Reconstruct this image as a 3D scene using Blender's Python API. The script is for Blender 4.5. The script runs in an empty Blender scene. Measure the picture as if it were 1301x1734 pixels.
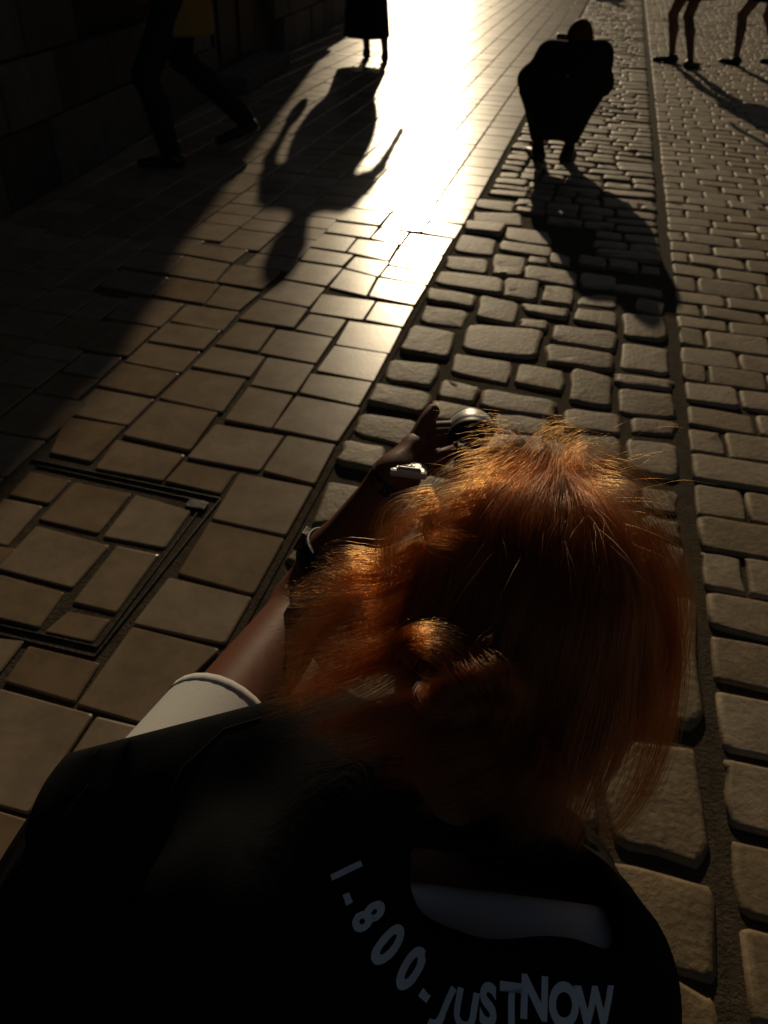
import bpy, bmesh, math, random
import numpy as np
from mathutils import Vector, Matrix
from mathutils.bvhtree import BVHTree
random.seed(7); rng = np.random.default_rng(7)
scene = bpy.context.scene
C = scene.collection

# ------------------------------------------------------------------ camera, sky, sun, exposure
F = 1330.0; CX, CY = 650.5, 867.0; EYE = 1.30          # photo pixels, eye height in metres
def unit(v):
    v = np.array(v, float); return v / np.linalg.norm(v)
_r1 = np.array([1077 - CX, CY + 145, -F]); _r2 = np.array([-6648 - CX, CY + 466, -F])   # two vanishing points
_up = unit(np.cross(_r1, _r2)); _up = _up if _up[1] > 0 else -_up
_fw = unit(np.array([0, 0, -1.]) - _up * np.dot([0, 0, -1.], _up)); _rt = np.cross(_fw, _up)
RC = np.array([_rt, _fw, _up])
def ray(px, py): return RC @ np.array([(px - CX) / F, -(py - CY) / F, -1.])
def P(px, py, d): return np.array([0, 0, EYE]) + d * ray(px, py)
def G(px, py, z=0.0):
    r = ray(px, py); return P(px, py, (z - EYE) / r[2])
_st = ray(1077, -145); ET = unit([_st[0], _st[1], 0]); ES = np.array([ET[1], -ET[0], 0])  # along / across the street
def W(s, t, z=0.0): return ES * s + ET * t + np.array([0, 0, z])
def ST(px, py):
    g = G(px, py); return float(g @ ES), float(g @ ET)

cam = bpy.data.cameras.new('camera'); cam_o = bpy.data.objects.new('camera', cam); C.objects.link(cam_o)
cam_o.matrix_world = Matrix([list(RC[0]) + [0], list(RC[1]) + [0], list(RC[2]) + [EYE], [0, 0, 0, 1]])
cam.sensor_fit = 'VERTICAL'; cam.sensor_height = 36.0; cam.lens = 36.0 * F / 1734.0
cam.clip_start = 0.02; cam.clip_end = 600
cam.dof.use_dof = True; cam.dof.focus_distance = 0.64; cam.dof.aperture_fstop = 11.0
scene.camera = cam_o

SUN_EL = math.radians(15.5)
_sd = ray(729, -160); SUN_AZ = math.atan2(_sd[0], _sd[1])          # clockwise from +Y
world = bpy.data.worlds.new('World'); scene.world = world; world.use_nodes = True
nt = world.node_tree; bg = nt.nodes['Background']
sky = nt.nodes.new('ShaderNodeTexSky'); sky.sky_type = 'NISHITA'; sky.sun_disc = False
sky.sun_elevation = SUN_EL; sky.sun_rotation = SUN_AZ
nt.links.new(sky.outputs[0], bg.inputs[0]); bg.inputs[1].default_value = 0.05
sun = bpy.data.lights.new('sun', 'SUN'); sun.energy = 5.0; sun.angle = math.radians(0.5); sun.color = (1.0, 0.80, 0.52)
sun_o = bpy.data.objects.new('sun', sun); C.objects.link(sun_o)
to_sun = Vector((math.sin(SUN_AZ) * math.cos(SUN_EL), math.cos(SUN_AZ) * math.cos(SUN_EL), math.sin(SUN_EL)))
sun_o.rotation_euler = to_sun.to_track_quat('Z', 'Y').to_euler(); sun_o.location = (0, 10, 20)
vs = scene.view_settings; vs.view_transform = 'Standard'; vs.look = 'None'; vs.gamma = 1.0; vs.exposure = -1.62
vs.use_curve_mapping = False
scene.cycles.use_denoising = True
scene.cycles.max_bounces = 5; scene.cycles.sample_clamp_indirect = 4.0
scene.cycles_curves.shape = 'RIBBONS'

# ------------------------------------------------------------------ materials
def mat(name, col, rough=0.6, spec=0.5, var=0.0, noise=None, bump=0.0, bscale=60.0, sss=0.0, metal=0.0, col2=None, bdist=0.004, rvar=0.0):
    m = bpy.data.materials.new(name); m.use_nodes = True
    n = m.node_tree.nodes; l = m.node_tree.links; b = n['Principled BSDF']
    b.inputs['Roughness'].default_value = rough; b.inputs['Specular IOR Level'].default_value = spec
    b.inputs['Metallic'].default_value = metal
    if sss:
        b.inputs['Subsurface Weight'].default_value = sss; b.inputs['Subsurface Radius'].default_value = (0.02, 0.008, 0.004); b.inputs['Subsurface Scale'].default_value = 0.6
    tc = n.new('ShaderNodeTexCoord'); geo = n.new('ShaderNodeNewGeometry')
    cur = None
    if noise:
        t = n.new('ShaderNodeTexNoise'); t.inputs['Scale'].default_value = noise; t.inputs['Detail'].default_value = 10; t.inputs['Roughness'].default_value = .74
        l.new(geo.outputs['Position'], t.inputs['Vector'])
        r = n.new('ShaderNodeValToRGB'); r.color_ramp.elements[0].position = .32; r.color_ramp.elements[1].position = .7
        c2 = col2 or tuple(c * .55 for c in col)
        r.color_ramp.elements[0].color = (*c2, 1); r.color_ramp.elements[1].color = (*col, 1)
        l.new(t.outputs['Fac'], r.inputs['Fac']); cur = r.outputs['Color']
        if rvar:
            mr = n.new('ShaderNodeMapRange'); mr.inputs[3].default_value = rough - rvar; mr.inputs[4].default_value = rough + rvar
            l.new(t.outputs['Fac'], mr.inputs[0]); l.new(mr.outputs[0], b.inputs['Roughness'])
    if var:
        oi = n.new('ShaderNodeObjectInfo'); mr = n.new('ShaderNodeMapRange'); mr.inputs[3].default_value = 1 - var; mr.inputs[4].default_value = 1 + var
        at = n.new('ShaderNodeAttribute'); at.attribute_name = 'tone'          # joined far pieces carry their own tone
        ad = n.new('ShaderNodeMath'); ad.operation = 'ADD'; fr = n.new('ShaderNodeMath'); fr.operation = 'FRACT'
        l.new(oi.outputs['Random'], ad.inputs[0]); l.new(at.outputs['Fac'], ad.inputs[1]); l.new(ad.outputs[0], fr.inputs[0]); l.new(fr.outputs[0], mr.inputs[0])
        hs = n.new('ShaderNodeHueSaturation'); l.new(mr.outputs[0], hs.inputs['Value'])
        m2 = n.new('ShaderNodeMapRange'); m2.inputs[3].default_value = 1.12; m2.inputs[4].default_value = .88; l.new(fr.outputs[0], m2.inputs[0]); l.new(m2.outputs[0], hs.inputs['Saturation'])
        if cur: l.new(cur, hs.inputs['Color'])
        else: hs.inputs['Color'].default_value = (*col, 1)
        cur = hs.outputs['Color']
    if cur: l.new(cur, b.inputs['Base Color'])
    else: b.inputs['Base Color'].default_value = (*col, 1)
    if bump:
        t = n.new('ShaderNodeTexNoise'); t.inputs['Scale'].default_value = bscale; t.inputs['Detail'].default_value = 8; t.inputs['Roughness'].default_value = .6
        l.new(geo.outputs['Position'], t.inputs['Vector'])
        bp = n.new('ShaderNodeBump'); bp.inputs['Strength'].default_value = bump; bp.inputs['Distance'].default_value = bdist
        l.new(t.outputs['Fac'], bp.inputs['Height']); l.new(bp.outputs[0], b.inputs['Normal'])
    return m
M = {}
M['slab'] = mat('slab_stone', (.41, .30, .195), .265, .30, var=.16, noise=9, col2=(.25, .18, .115), bump=.13, bscale=70, bdist=.002, rvar=.03)
M['cobble'] = mat('cobble_stone', (.41, .305, .185), .58, .22, var=.26, noise=14, col2=(.20, .145, .09), bump=.55, bscale=55, bdist=.006, rvar=.1)
M['sett'] = mat('sett_stone', (.41, .305, .185), .64, .22, var=.22, noise=16, col2=(.22, .165, .105), bump=.5, bscale=60, bdist=.005)
M['soil'] = mat('joint_soil', (.13, .10, .065), .95, .1, noise=30, col2=(.05, .04, .028), bump=.9, bscale=120, bdist=.006)
M['iron'] = mat('cover_iron', (.06, .055, .055), .5, .5, metal=.5, bump=.5, bscale=90, noise=40, col2=(.03, .025, .02))
M['skin'] = mat('skin', (.20, .078, .045), .55, .15, sss=.08, bump=.1, bscale=300, bdist=.001)
M['skin_dark'] = mat('skin_tan', (.20, .115, .075), .55, .3)
M['black'] = mat('black_cloth', (.012, .012, .013), .95, .08, bump=.4, bscale=500, bdist=.001)
M['white'] = mat('white_cotton', (.78, .76, .72), .85, .2, bump=.3, bscale=400, bdist=.001)
M['print'] = mat('grey_print', (.82, .82, .84), .7, .3)
M['darkcloth'] = mat('dark_cloth', (.02, .02, .024), .9, .1)
M['jeans'] = mat('blue_denim', (.02, .026, .035), .9, .1)
M['mustard'] = mat('mustard_cloth', (.30, .20, .06), .9, .1)
M['shoe'] = mat('dark_shoe', (.015, .014, .013), .45, .5)
M['steel'] = mat('brushed_steel', (.62, .61, .58), .32, .5, metal=1.0)
M['rubber'] = mat('black_rubber', (.012, .012, .012), .5, .4)
M['glass'] = mat('dark_glass', (.01, .01, .012), .08, .6)
M['dial'] = mat('silver_dial', (.72, .70, .64), .4, .5, metal=.15)
M['satin'] = mat('satin_silver', (.66, .64, .60), .42, .5, metal=.35)
M['plaster'] = mat('facade_plaster', (.13, .12, .105), .9, .2, noise=2, bump=.3, bscale=20)
M['plinth'] = mat('plinth_stone', (.16, .145, .13), .8, .3, var=.3, noise=8, bump=.5, bscale=30)
M['wood'] = mat('dark_wood', (.05, .03, .02), .6, .4, noise=20)
M['brick'] = mat('roof_tile', (.22, .09, .05), .8, .2, noise=12)
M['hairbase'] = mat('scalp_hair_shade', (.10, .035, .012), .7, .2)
def hair_material():
    m = bpy.data.materials.new('copper_hair'); m.use_nodes = True; n = m.node_tree.nodes; l = m.node_tree.links
    n.remove(n['Principled BSDF']); h = n.new('ShaderNodeBsdfHairPrincipled'); h.model = 'CHIANG'; h.parametrization = 'COLOR'
    h.inputs['Color'].default_value = (.58, .20, .045, 1); h.inputs['Roughness'].default_value = .22; h.inputs['Radial Roughness'].default_value = .40
    if 'Random Roughness' in h.inputs: h.inputs['Random Roughness'].default_value = .2
    hi = n.new('ShaderNodeHairInfo'); r = n.new('ShaderNodeValToRGB'); e = r.color_ramp.elements
    e[0].color = (.05, .0062, .001, 1); e[1].color = (.29, .053, .0072, 1); l.new(hi.outputs['Random'], r.inputs['Fac']); l.new(r.outputs['Color'], h.inputs['Color'])
    l.new(h.outputs[0], n['Material Output'].inputs[0]); return m
M['hair'] = hair_material()

# ------------------------------------------------------------------ object helpers
def tag(o, label=None, cat=None, group=None, kind=None):
    if label: o['label'] = label
    if cat: o['category'] = cat
    if group: o['group'] = group
    if kind: o['kind'] = kind
    return o
def empty(name, loc=(0, 0, 0)):
    o = bpy.data.objects.new(name, None); o.empty_display_size = .05; o.location = loc; C.objects.link(o); return o
def link(name, me, m, parent=None, loc=None):
    o = bpy.data.objects.new(name, me); C.objects.link(o)
    if m is not None and not me.materials: me.materials.append(m)
    if loc is not None: o.location = loc
    if parent is not None:
        o.parent = parent
        o.matrix_parent_inverse = Matrix.Translation(-Vector(parent.location))
    return o
def mesh(name, V, Fc, smooth=True):
    me = bpy.data.meshes.new(name); me.from_pydata([tuple(map(float, v)) for v in V], [], [tuple(map(int, f)) for f in Fc])
    if smooth: me.polygons.foreach_set('use_smooth', [True] * len(me.polygons))
    me.update(); return me
def box_mesh(name, lo, hi, bevel=0.0, frame=None):
    bm = bmesh.new(); bmesh.ops.create_cube(bm, size=1)
    for v in bm.verts: v.co = Vector([lo[i] + (v.co[i] + .5) * (hi[i] - lo[i]) for i in range(3)])
    if bevel: bmesh.ops.bevel(bm, geom=bm.edges[:], offset=bevel, segments=2, affect='EDGES', profile=.6)
    if frame is not None: bmesh.ops.transform(bm, matrix=frame, verts=bm.verts)
    me = bpy.data.meshes.new(name); bm.to_mesh(me); bm.free(); return me
def tube_mesh(name, pts, rad, seg=10, cap=True):
    V, Fc = tube(pts, rad, seg, cap); return mesh(name, V, Fc)
def tube(pts, rad, seg=8, cap=True):
    pts = [np.array(p, float) for p in pts]; n = len(pts)
    if np.isscalar(rad): rad = [rad] * n
    V = []; Fc = []; prev = None
    for i in range(n):
        d = unit(pts[min(i + 1, n - 1)] - pts[max(i - 1, 0)])
        a = prev if prev is not None else (np.array([0, 0, 1.]) if abs(d[2]) < .9 else np.array([1., 0, 0]))
        a = unit(a - d * np.dot(a, d)); prev = a; b = np.cross(d, a)
        for k in range(seg):
            th = 2 * math.pi * k / seg; V.append(pts[i] + rad[i] * (math.cos(th) * a + math.sin(th) * b))
    for i in range(n - 1):
        for k in range(seg): Fc.append((i * seg + k, i * seg + (k + 1) % seg, (i + 1) * seg + (k + 1) % seg, (i + 1) * seg + k))
    if cap: Fc.append(tuple(range(seg))[::-1]); Fc.append(tuple((n - 1) * seg + k for k in range(seg)))
    return V, Fc
def frame_from(x, y, z, o):
    return Matrix([[x[i], y[i], z[i], o[i]] for i in range(3)] + [[0, 0, 0, 1]])

# ---- smooth bodies: a signed distance field of tapered limbs, turned into one mesh by surface nets
def cone(a, b, ra, rb, k=None): return ('c', np.array(a, float), np.array(b, float), ra, rb, k)
def ell(c, r, A=None): return ('e', np.array(c, float), np.array(r, float), np.eye(3) if A is None else np.array(A), None, None)
def sdf(prims, X, k=.03):
    d = None
    for p in prims:
        if p[0] == 'c':
            ab = p[2] - p[1]; L = max(ab @ ab, 1e-9); t = np.clip(((X - p[1]) @ ab) / L, 0, 1)
            e = np.linalg.norm(X - p[1] - t[:, None] * ab, axis=1) - (p[3] + t * (p[4] - p[3]))
        else:
            q = ((X - p[1]) @ p[3].T) / p[2]; n = np.linalg.norm(q, axis=1); n2 = np.linalg.norm(q / p[2], axis=1) + 1e-9; e = n * (n - 1) / n2
        if d is None: d = e
        else:
            h = np.clip(.5 + .5 * (d - e) / k, 0, 1); d = d + (e - d) * h - k * h * (1 - h)
    return d
def nets(name, fn, lo, hi, vox):
    lo = np.array(lo, float); n = np.ceil((np.array(hi) - lo) / vox).astype(int) + 1
    g = np.stack(np.meshgrid(*[lo[i] + vox * np.arange(n[i]) for i in range(3)], indexing='ij'), -1).reshape(-1, 3)
    D = np.concatenate([fn(g[i:i + 400000]) for i in range(0, len(g), 400000)]).reshape(n)
    Sg = D < 0; cnt = np.zeros(n - 1); pos = np.zeros(tuple(n - 1) + (3,))
    for ax in range(3):
        o1, o2 = [a for a in range(3) if a != ax]
        for i in (0, 1):
            for j in (0, 1):
                sl0 = [None] * 3; sl1 = [None] * 3
                sl0[ax] = slice(0, n[ax] - 1); sl1[ax] = slice(1, n[ax])
                sl0[o1] = sl1[o1] = slice(i, n[o1] - 1 + i); sl0[o2] = sl1[o2] = slice(j, n[o2] - 1 + j)
                a = D[tuple(sl0)]; b = D[tuple(sl1)]; cr = Sg[tuple(sl0)] != Sg[tuple(sl1)]
                t = np.where(cr, a / np.where(cr, a - b, 1), 0); cnt += cr
                pos[..., ax] += np.where(cr, t, 0); pos[..., o1] += cr * i; pos[..., o2] += cr * j
    act = cnt > 0; idx = -np.ones(n - 1, int); idx[act] = np.arange(act.sum())
    base = np.stack(np.meshgrid(*[np.arange(k - 1) for k in n], indexing='ij'), -1)
    V = lo + vox * (base[act] + pos[act] / cnt[act][:, None]); Fc = []
    for ax in range(3):
        o1, o2 = (ax + 1) % 3, (ax + 2) % 3
        s0 = [slice(None)] * 3; s1 = [slice(None)] * 3; s0[ax] = slice(0, n[ax] - 1); s1[ax] = slice(1, n[ax])
        cr = np.argwhere(Sg[tuple(s0)] != Sg[tuple(s1)])
        cr = cr[(cr[:, o1] > 0) & (cr[:, o2] > 0) & (cr[:, o1] < n[o1] - 1) & (cr[:, o2] < n[o2] - 1)]
        e1 = np.zeros(3, int); e2 = np.zeros(3, int); e1[o1] = 1; e2[o2] = 1
        q = np.stack([idx[tuple((cr - e1 - e2).T)], idx[tuple((cr - e2).T)], idx[tuple(cr.T)], idx[tuple((cr - e1).T)]], 1)
        fl = ~Sg[tuple(cr.T)]; q[fl] = q[fl][:, ::-1]; Fc.append(q)
    return mesh(name, V, np.concatenate(Fc))
def bounds(prims, pad):
    lo = np.full(3, 9e9); hi = -lo
    for p in prims:
        if p[0] == 'c': pts = [p[1] - p[3], p[1] + p[3], p[2] - p[4], p[2] + p[4]]
        else: r = max(p[2]); pts = [p[1] - r, p[1] + r]
        for q in pts: lo = np.minimum(lo, q); hi = np.maximum(hi, q)
    return lo - pad, hi + pad
def body(name, prims, vox, k=.03, grow=0.0, cut=None, extra=None):
    lo, hi = bounds(prims, grow + 3 * vox)
    def fn(X):
        d = sdf(prims, X, k) - grow
        if cut is not None: d = np.maximum(d, cut(X))
        return d
    me = nets(name, fn, lo, hi, vox)
    if extra:                                   # fingers and other fine members rooted inside the body
        V = [v.co[:] for v in me.vertices]; Fc = [tuple(p.vertices) for p in me.polygons]
        for (tv, tf) in extra:
            b = len(V); V += [tuple(v) for v in tv]; Fc += [tuple(i + b for i in f) for f in tf]
        me = mesh(name, V, Fc)
    return me

# ------------------------------------------------------------------ ground and paving
def stone_mesh(name, q, top, drop, inset, dome, rnd=.22, jit=.0, nseg=2, flat=False):
    """q: 4 ground points in order; a stone with rounded corners, worn arris and domed or flat top, local to its centre"""
    q = np.array(q, float)[:, :2]; c = q.mean(0); q = q - c
    out = []
    for i in range(4):
        a, b, d = q[i - 1], q[i], q[(i + 1) % 4]
        r = rnd * (0.6 + .8 * random.random()); p1 = b + (a - b) * r; p2 = b + (d - b) * r
        out += [p1, .25 * p1 + .5 * b + .25 * p2, p2]
        if nseg: 
            e2 = d + (b - d) * rnd
            for k in range(1, nseg): out.append(p2 + (e2 - p2) * k / nseg)
    out = np.array(out)
    if jit: out = out + rng.normal(0, jit, out.shape)
    n = len(out); size = min(np.linalg.norm(q[0] - q[1]), np.linalg.norm(q[1] - q[2]))
    rings = [(1.0, -.07), (1.0, top - drop)]
    sc = 1 - 2 * inset / max(size, .02)
    V = [(p[0], p[1], -.07) for p in out] + [(p[0], p[1], top - drop) for p in out]
    if flat:
        V += [(p[0] * sc, p[1] * sc, top) for p in out]; nr = 3
    else:
        j2 = rng.normal(0, dome * .22, n); j3 = rng.normal(0, dome * .25, n)
        V += [(p[0] * sc, p[1] * sc, top + j2[i] * .5) for i, p in enumerate(out)]
        V += [(p[0] * sc * .92, p[1] * sc * .92, top + dome * .35 + j2[i] * .6) for i, p in enumerate(out)]
        V += [(p[0] * sc * .5, p[1] * sc * .5, top + dome * .85 + j3[i] * .8) for i, p in enumerate(out)]; nr = 5
    Fc = []
    for r in range(nr - 1):
        for k in range(n): Fc.append((r * n + k, r * n + (k + 1) % n, (r + 1) * n + (k + 1) % n, (r + 1) * n + k))
    if flat: Fc.append(tuple((nr - 1) * n + k for k in range(n)))
    else:
        V.append((0, 0, top + dome)); z = len(V) - 1
        for k in range(n): Fc.append(((nr - 1) * n + k, (nr - 1) * n + (k + 1) % n, z))
    a2 = sum(out[i][0] * out[(i + 1) % n][1] - out[(i + 1) % n][0] * out[i][1] for i in range(n))
    if a2 < 0: Fc = [f[::-1] for f in Fc]
    return V, Fc, np.array([c[0], c[1], 0])

struct = lambda o: tag(o, kind='structure')
ground = struct(link('ground', mesh('ground', [(-300, -300, -.026), (300, -300, -.026), (300, 300, -.026), (-300, 300, -.026)], [(0, 1, 2, 3)]), M['soil']))
def strip_bed(name, s0, s1, z):
    return struct(link(name, mesh(name, [W(s0, -3, z), W(s1, -3, z), W(s1, 60, z), W(s0, 60, z)], [(0, 1, 2, 3)]), M['soil']))
pavement = strip_bed('pavement', -9.0, -.572, -.0065)
cobbled_gutter = strip_bed('cobbled_gutter', -.568, .432, -.0075)
roadway = strip_bed('roadway', .430, 14.0, -.0085)

def crop(x0, y0, s): return lambda X, Y: (x0 + X / s, y0 + Y / s)
S1 = crop(150, 400, 3.2525); S2 = crop(0, 740, 3.2525); S3 = crop(0, 1050, 4.333); S4 = crop(400, 300, 3.2525); S5 = crop(300, 650, 3.468)
K8 = crop(720, 330, 4.337); K6 = crop(600, 480, 4.337); K7 = crop(850, 480, 4.337); PX = crop(0, 0, 1)
slabs_px = [(S1, q) for q in [
 (580,40,880,75,790,145,540,100),(400,-10,640,25,545,100,300,70),(520,105,780,150,695,250,425,205),(800,155,1060,190,960,290,705,250),
 (300,75,525,105,425,200,180,165),(445,220,720,265,635,370,345,320),(735,270,950,310,830,410,640,375),(180,180,440,225,340,320,60,270),
 (225,325,525,370,395,500,100,445),(540,375,830,415,740,520,450,465),(130,460,380,505,215,660,-60,610),(430,475,730,520,630,625,325,575),
 (310,585,615,635,510,750,195,690),(820,470,1030,505,935,635,695,595),(1040,510,1350,560,1255,700,940,640),(680,605,975,660,890,775,565,715),
 (985,665,1250,710,1145,865,890,820),(550,730,870,785,740,970,385,890),(185,695,500,755,365,885,45,820),(-30,640,185,665,60,780,-150,740),
 (40,835,360,895,215,1040,-120,975),(380,905,715,970,560,1180,185,1095),(880,825,1130,875,1010,1060,745,1010),
 (700,1030,1080,1095,945,1290,540,1215),(-125,990,205,1045,20,1240,-215,1190)]] + [(S4, q) for q in [
 (700,95,920,115,850,195,620,165),(620,170,845,200,790,265,550,235),(540,245,785,275,740,335,490,300),(480,310,665,335,605,410,400,380),
 (400,390,650,430,590,490,350,455),(340,465,590,500,500,600,260,560),(255,565,495,610,405,715,135,665),(130,675,400,725,320,830,10,780),
 (915,110,1105,125,1065,225,860,195),(855,200,1068,232,1015,298,795,275),(795,280,950,305,905,370,740,335),(670,340,895,370,840,460,610,410),
 (655,435,845,465,785,545,600,495),(590,505,775,550,720,655,510,605),(470,640,770,680,700,785,400,740),(405,750,610,785,540,880,325,835),
 (1075,240,1250,265,1205,335,1020,300),(960,310,1195,340,1140,430,895,395),(890,400,1140,435,1090,525,840,480),(835,490,1090,530,1055,595,790,545),
 (785,555,1050,600,985,705,730,655),(775,685,980,715,920,825,710,785),(620,790,915,830,845,970,545,920),(540,925,840,970,760,1125,440,1065),
 (410,1080,755,1130,680,1260,345,1185)]] + [(S5, q) for q in [
 (700,70,1080,140,945,340,560,260),(645,300,935,355,810,590,500,510),(365,520,800,605,640,890,200,790),(190,805,635,905,450,1235,0,1110)]] + [(S2, q) for q in [
(640,10,1020,95,895,240,520,170),(1010,130,1300,190,1215,310,905,240),(930,770,1390,880,1240,1140,730,1030)]] + [(S3, q) for q in [
 (970,45,1620,210,1050,760,560,620),(210,185,735,310,550,600,30,450),(-250,100,180,150,0,380,-400,300),(0,500,690,690,210,1420,-500,1230),
 (710,700,1200,820,800,1600,220,1430),(-300,1310,270,1480,0,1900,-600,1750)]]
cover_px = [(S2, q) for q in [(165,180,395,235,270,365,40,315),(410,240,730,305,545,530,205,450),(745,310,1060,400,910,610,560,545),(20,330,240,375,40,600,-200,540),
 (200,480,610,590,400,830,-30,720),(640,590,880,640,640,970,390,910),(0,750,360,850,215,1050,-200,950),(375,950,610,1000,510,1130,235,1070)]]
cob_px = [(K8, q) for q in [
 (385,30,665,50,650,125,375,90),(360,120,700,145,720,225,345,180),(305,195,590,225,560,300,295,265),(600,235,900,270,935,375,590,325),
 (260,285,525,320,490,445,215,410),(560,335,940,385,920,455,550,405),(165,450,475,485,440,580,150,530),(515,430,735,455,730,530,505,520),
 (505,530,715,545,705,605,500,590),(765,455,900,465,895,510,760,500),(930,430,1060,455,1055,525,925,500),(745,525,1115,570,1105,680,730,620),
 (1140,580,1400,610,1400,690,1140,665),(100,555,570,625,565,730,75,645),(590,625,835,650,815,780,580,745),(870,665,1090,690,1080,820,860,785),
 (1120,700,1420,735,1400,830,1115,790),(20,690,370,740,355,825,10,770),(415,745,690,795,655,955,380,900),(715,800,1055,850,1040,915,735,850),
 (705,910,905,940,890,995,695,965),(0,820,325,860,280,970,-30,930)]] + [(K6, q) for q in [
 (425,310,740,360,690,550,335,490),(840,300,1375,350,1345,550,800,480),(270,560,640,610,560,755,225,690),(745,510,1165,570,1130,740,710,645),
 (150,745,560,810,500,960,110,880),(650,700,920,780,880,880,620,830),(50,955,480,1010,400,1190,0,1090),(590,860,890,920,860,1010,600,1000),
 (1045,955,1430,1010,1400,1130,1030,1060),(-60,1165,240,1215,180,1380,-130,1310)]] + [(K7, q) for q in [
 (130,590,450,640,440,800,95,730),(-130,775,400,880,380,1000,-170,900),(555,185,845,220,835,330,530,270),(890,230,1190,265,1200,420,900,385),
 (1000,110,1190,150,1180,240,980,200),(390,310,850,370,830,500,365,420),(340,455,815,530,810,645,325,580),(890,430,1215,480,1210,670,880,620),
 (510,630,790,690,790,905,500,865),(840,665,1250,715,1240,780,830,730),(860,770,1265,810,1260,980,870,945),(470,910,860,950,870,1100,460,1050),
 (960,980,1290,1020,1270,1110,955,1080),(930,1150,1270,1190,1280,1420,930,1380),(560,1110,870,1150,870,1330,560,1290)]] + [(PX, q) for q in [
 (1020,1000,1172,1015,1188,1230,1040,1210),(1010,1250,1178,1268,1198,1462,1040,1425),(880,1280,1000,1290,1012,1400,890,1385),
 (950,1440,1205,1500,1216,1660,960,1590),(1090,1640,1205,1690,1230,1850,1080,1800),(556,815,640,832,600,875,530,890),(520,905,560,915,530,960,480,950)]]
# rows of setts right of the gutter line: (x at the left end, y of the far edge, y of the near edge, joints)
sett_rows = [(1131,378,389.5,[1200.6,1286]),(1131,391,406,[1160,1246]),(1131,408,423,[1206,1297]),(1131,425,442,[1167,1262]),(1131,444.5,463,[1212]),
 (1131,466,488.5,[1180,1280]),(1131,490.5,508.5,[1229]),(1131,511,529,[1188,1294]),(1131,531,550,[1233]),(1131,552,580,[1193]),(1131,584,610,[1251]),
 (1155,613,642,[1198]),(1155,645,676,[1251]),(1155,684,716,[1280]),(1155,720,761,[1227]),(1155,764,807,[]),(1170,818,867,[1262]),(1170,871,925,[]),
 (1175,929,990,[1261]),(1205,1003,1062,[]),(1205,1075,1150,[]),(1205,1167,1262,[]),(1230,1285,1395,[]),(1230,1416,1540,[]),(1230,1561,1720,[])]

def pquad(fn, q): return [ST(*fn(q[i], q[i + 1])) for i in (0, 2, 4, 6)]
def shrink(st, g):
    a = np.array(st); c = a.mean(0); e = np.abs(a - c); return [tuple(p - np.sign(p - c) * np.minimum(g, .3 * np.abs(p - c))) for p in a]
pieces = {'paving_slab': [], 'cobblestone': [], 'sett': []}
def add(kind, st, **kw): pieces[kind].append((np.array(st), kw))
traced = [pquad(f, q) for f, q in slabs_px]
for st in traced: add('paving_slab', shrink(st, .0008))
cover_st = [pquad(f, q) for f, q in cover_px]
# the far and side slabs carry on the same columns, .212 m wide, with staggered cross joints
tr = np.array([[min(p[0] for p in t), max(p[0] for p in t), min(p[1] for p in t), max(p[1] for p in t)] for t in traced + cover_st])
col = 0; s = -.578
while s > -5.2:
    wdt = .212; sa, sb = s - wdt, s; mid = (sa + sb) / 2
    t = -1.2 + random.random() * .2
    while t < 19.5:
        ln = random.choice([.17, .2, .22, .24, .26]); tm = t + ln / 2
        hit = ((tr[:, 0] < sb - .035) & (tr[:, 1] > sa + .035) & (tr[:, 2] < t + ln - .02) & (tr[:, 3] > t + .02))
        if hit.any():
            k = tr[hit]; 
            if k[:, 2].min() - t > .09: ln = k[:, 2].min() - t
            else: t = k[:, 3].max(); continue
        j = .006 * (random.random() - .5)
        if not (t > 19 or (s < -3.4 and t < .3)): add('paving_slab', [(sa + .004, t + ln - .004), (sb - .004, t + ln - .004), (sb - .004 , t + .004 + j), (sa + .004, t + .004 + j)])
        t += ln
    s -= wdt; col += 1
# cut slabs fill what the regular columns leave open
gs_ = .012; S0, T0 = -2.7, .2; nS, nT = int((-.578 - S0) / gs_), int((6.2 - T0) / gs_); occ = np.zeros((nS, nT), bool)
gx, gy = np.meshgrid(S0 + gs_ * (np.arange(nS) + .5), T0 + gs_ * (np.arange(nT) + .5), indexing='ij')
def mark(q, pad=0.0):
    q = np.array(q); c = q.mean(0); sg = 0; ins = np.ones_like(occ)
    for i in range(4):
        a, b = q[i], q[(i + 1) % 4]; e = b - a; sgn = np.sign(e[0] * (c[1] - a[1]) - e[1] * (c[0] - a[0])); L = np.hypot(*e)
        ins &= (sgn * (e[0] * (gy - a[1]) - e[1] * (gx - a[0])) / L) > -pad
    occ[ins] = True
for st, _ in pieces['paving_slab']: mark(st, .006)
for st in cover_st: mark(st, .03)
for i in range(nS):
    for j in range(nT):
        if occ[i, j]: continue
        w_ = h_ = 1; gw = gh = True
        while gw or gh:
            gw = gw and w_ < 18 and i + w_ < nS and not occ[i + w_, j:j + h_].any(); w_ += gw
            gh = gh and h_ < 20 and j + h_ < nT and not occ[i:i + w_, j + h_].any(); h_ += gh
        occ[i:i + w_, j:j + h_] = True
        if min(w_, h_) * gs_ > .065:
            a, b = S0 + i * gs_, T0 + j * gs_; add('paving_slab', [(a + .001, b + h_ * gs_ - .001), (a + w_ * gs_ - .001, b + h_ * gs_ - .001), (a + w_ * gs_ - .001, b + .001), (a + .001, b + .001)])
ctr = [pquad(f, q) for f, q in cob_px]
for st in ctr: add('cobblestone', shrink(st, -.0035))
trc = np.array([[min(p[0] for p in t), max(p[0] for p in t), min(p[1] for p in t), max(p[1] for p in t)] for t in ctr])
t = -.6
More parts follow.
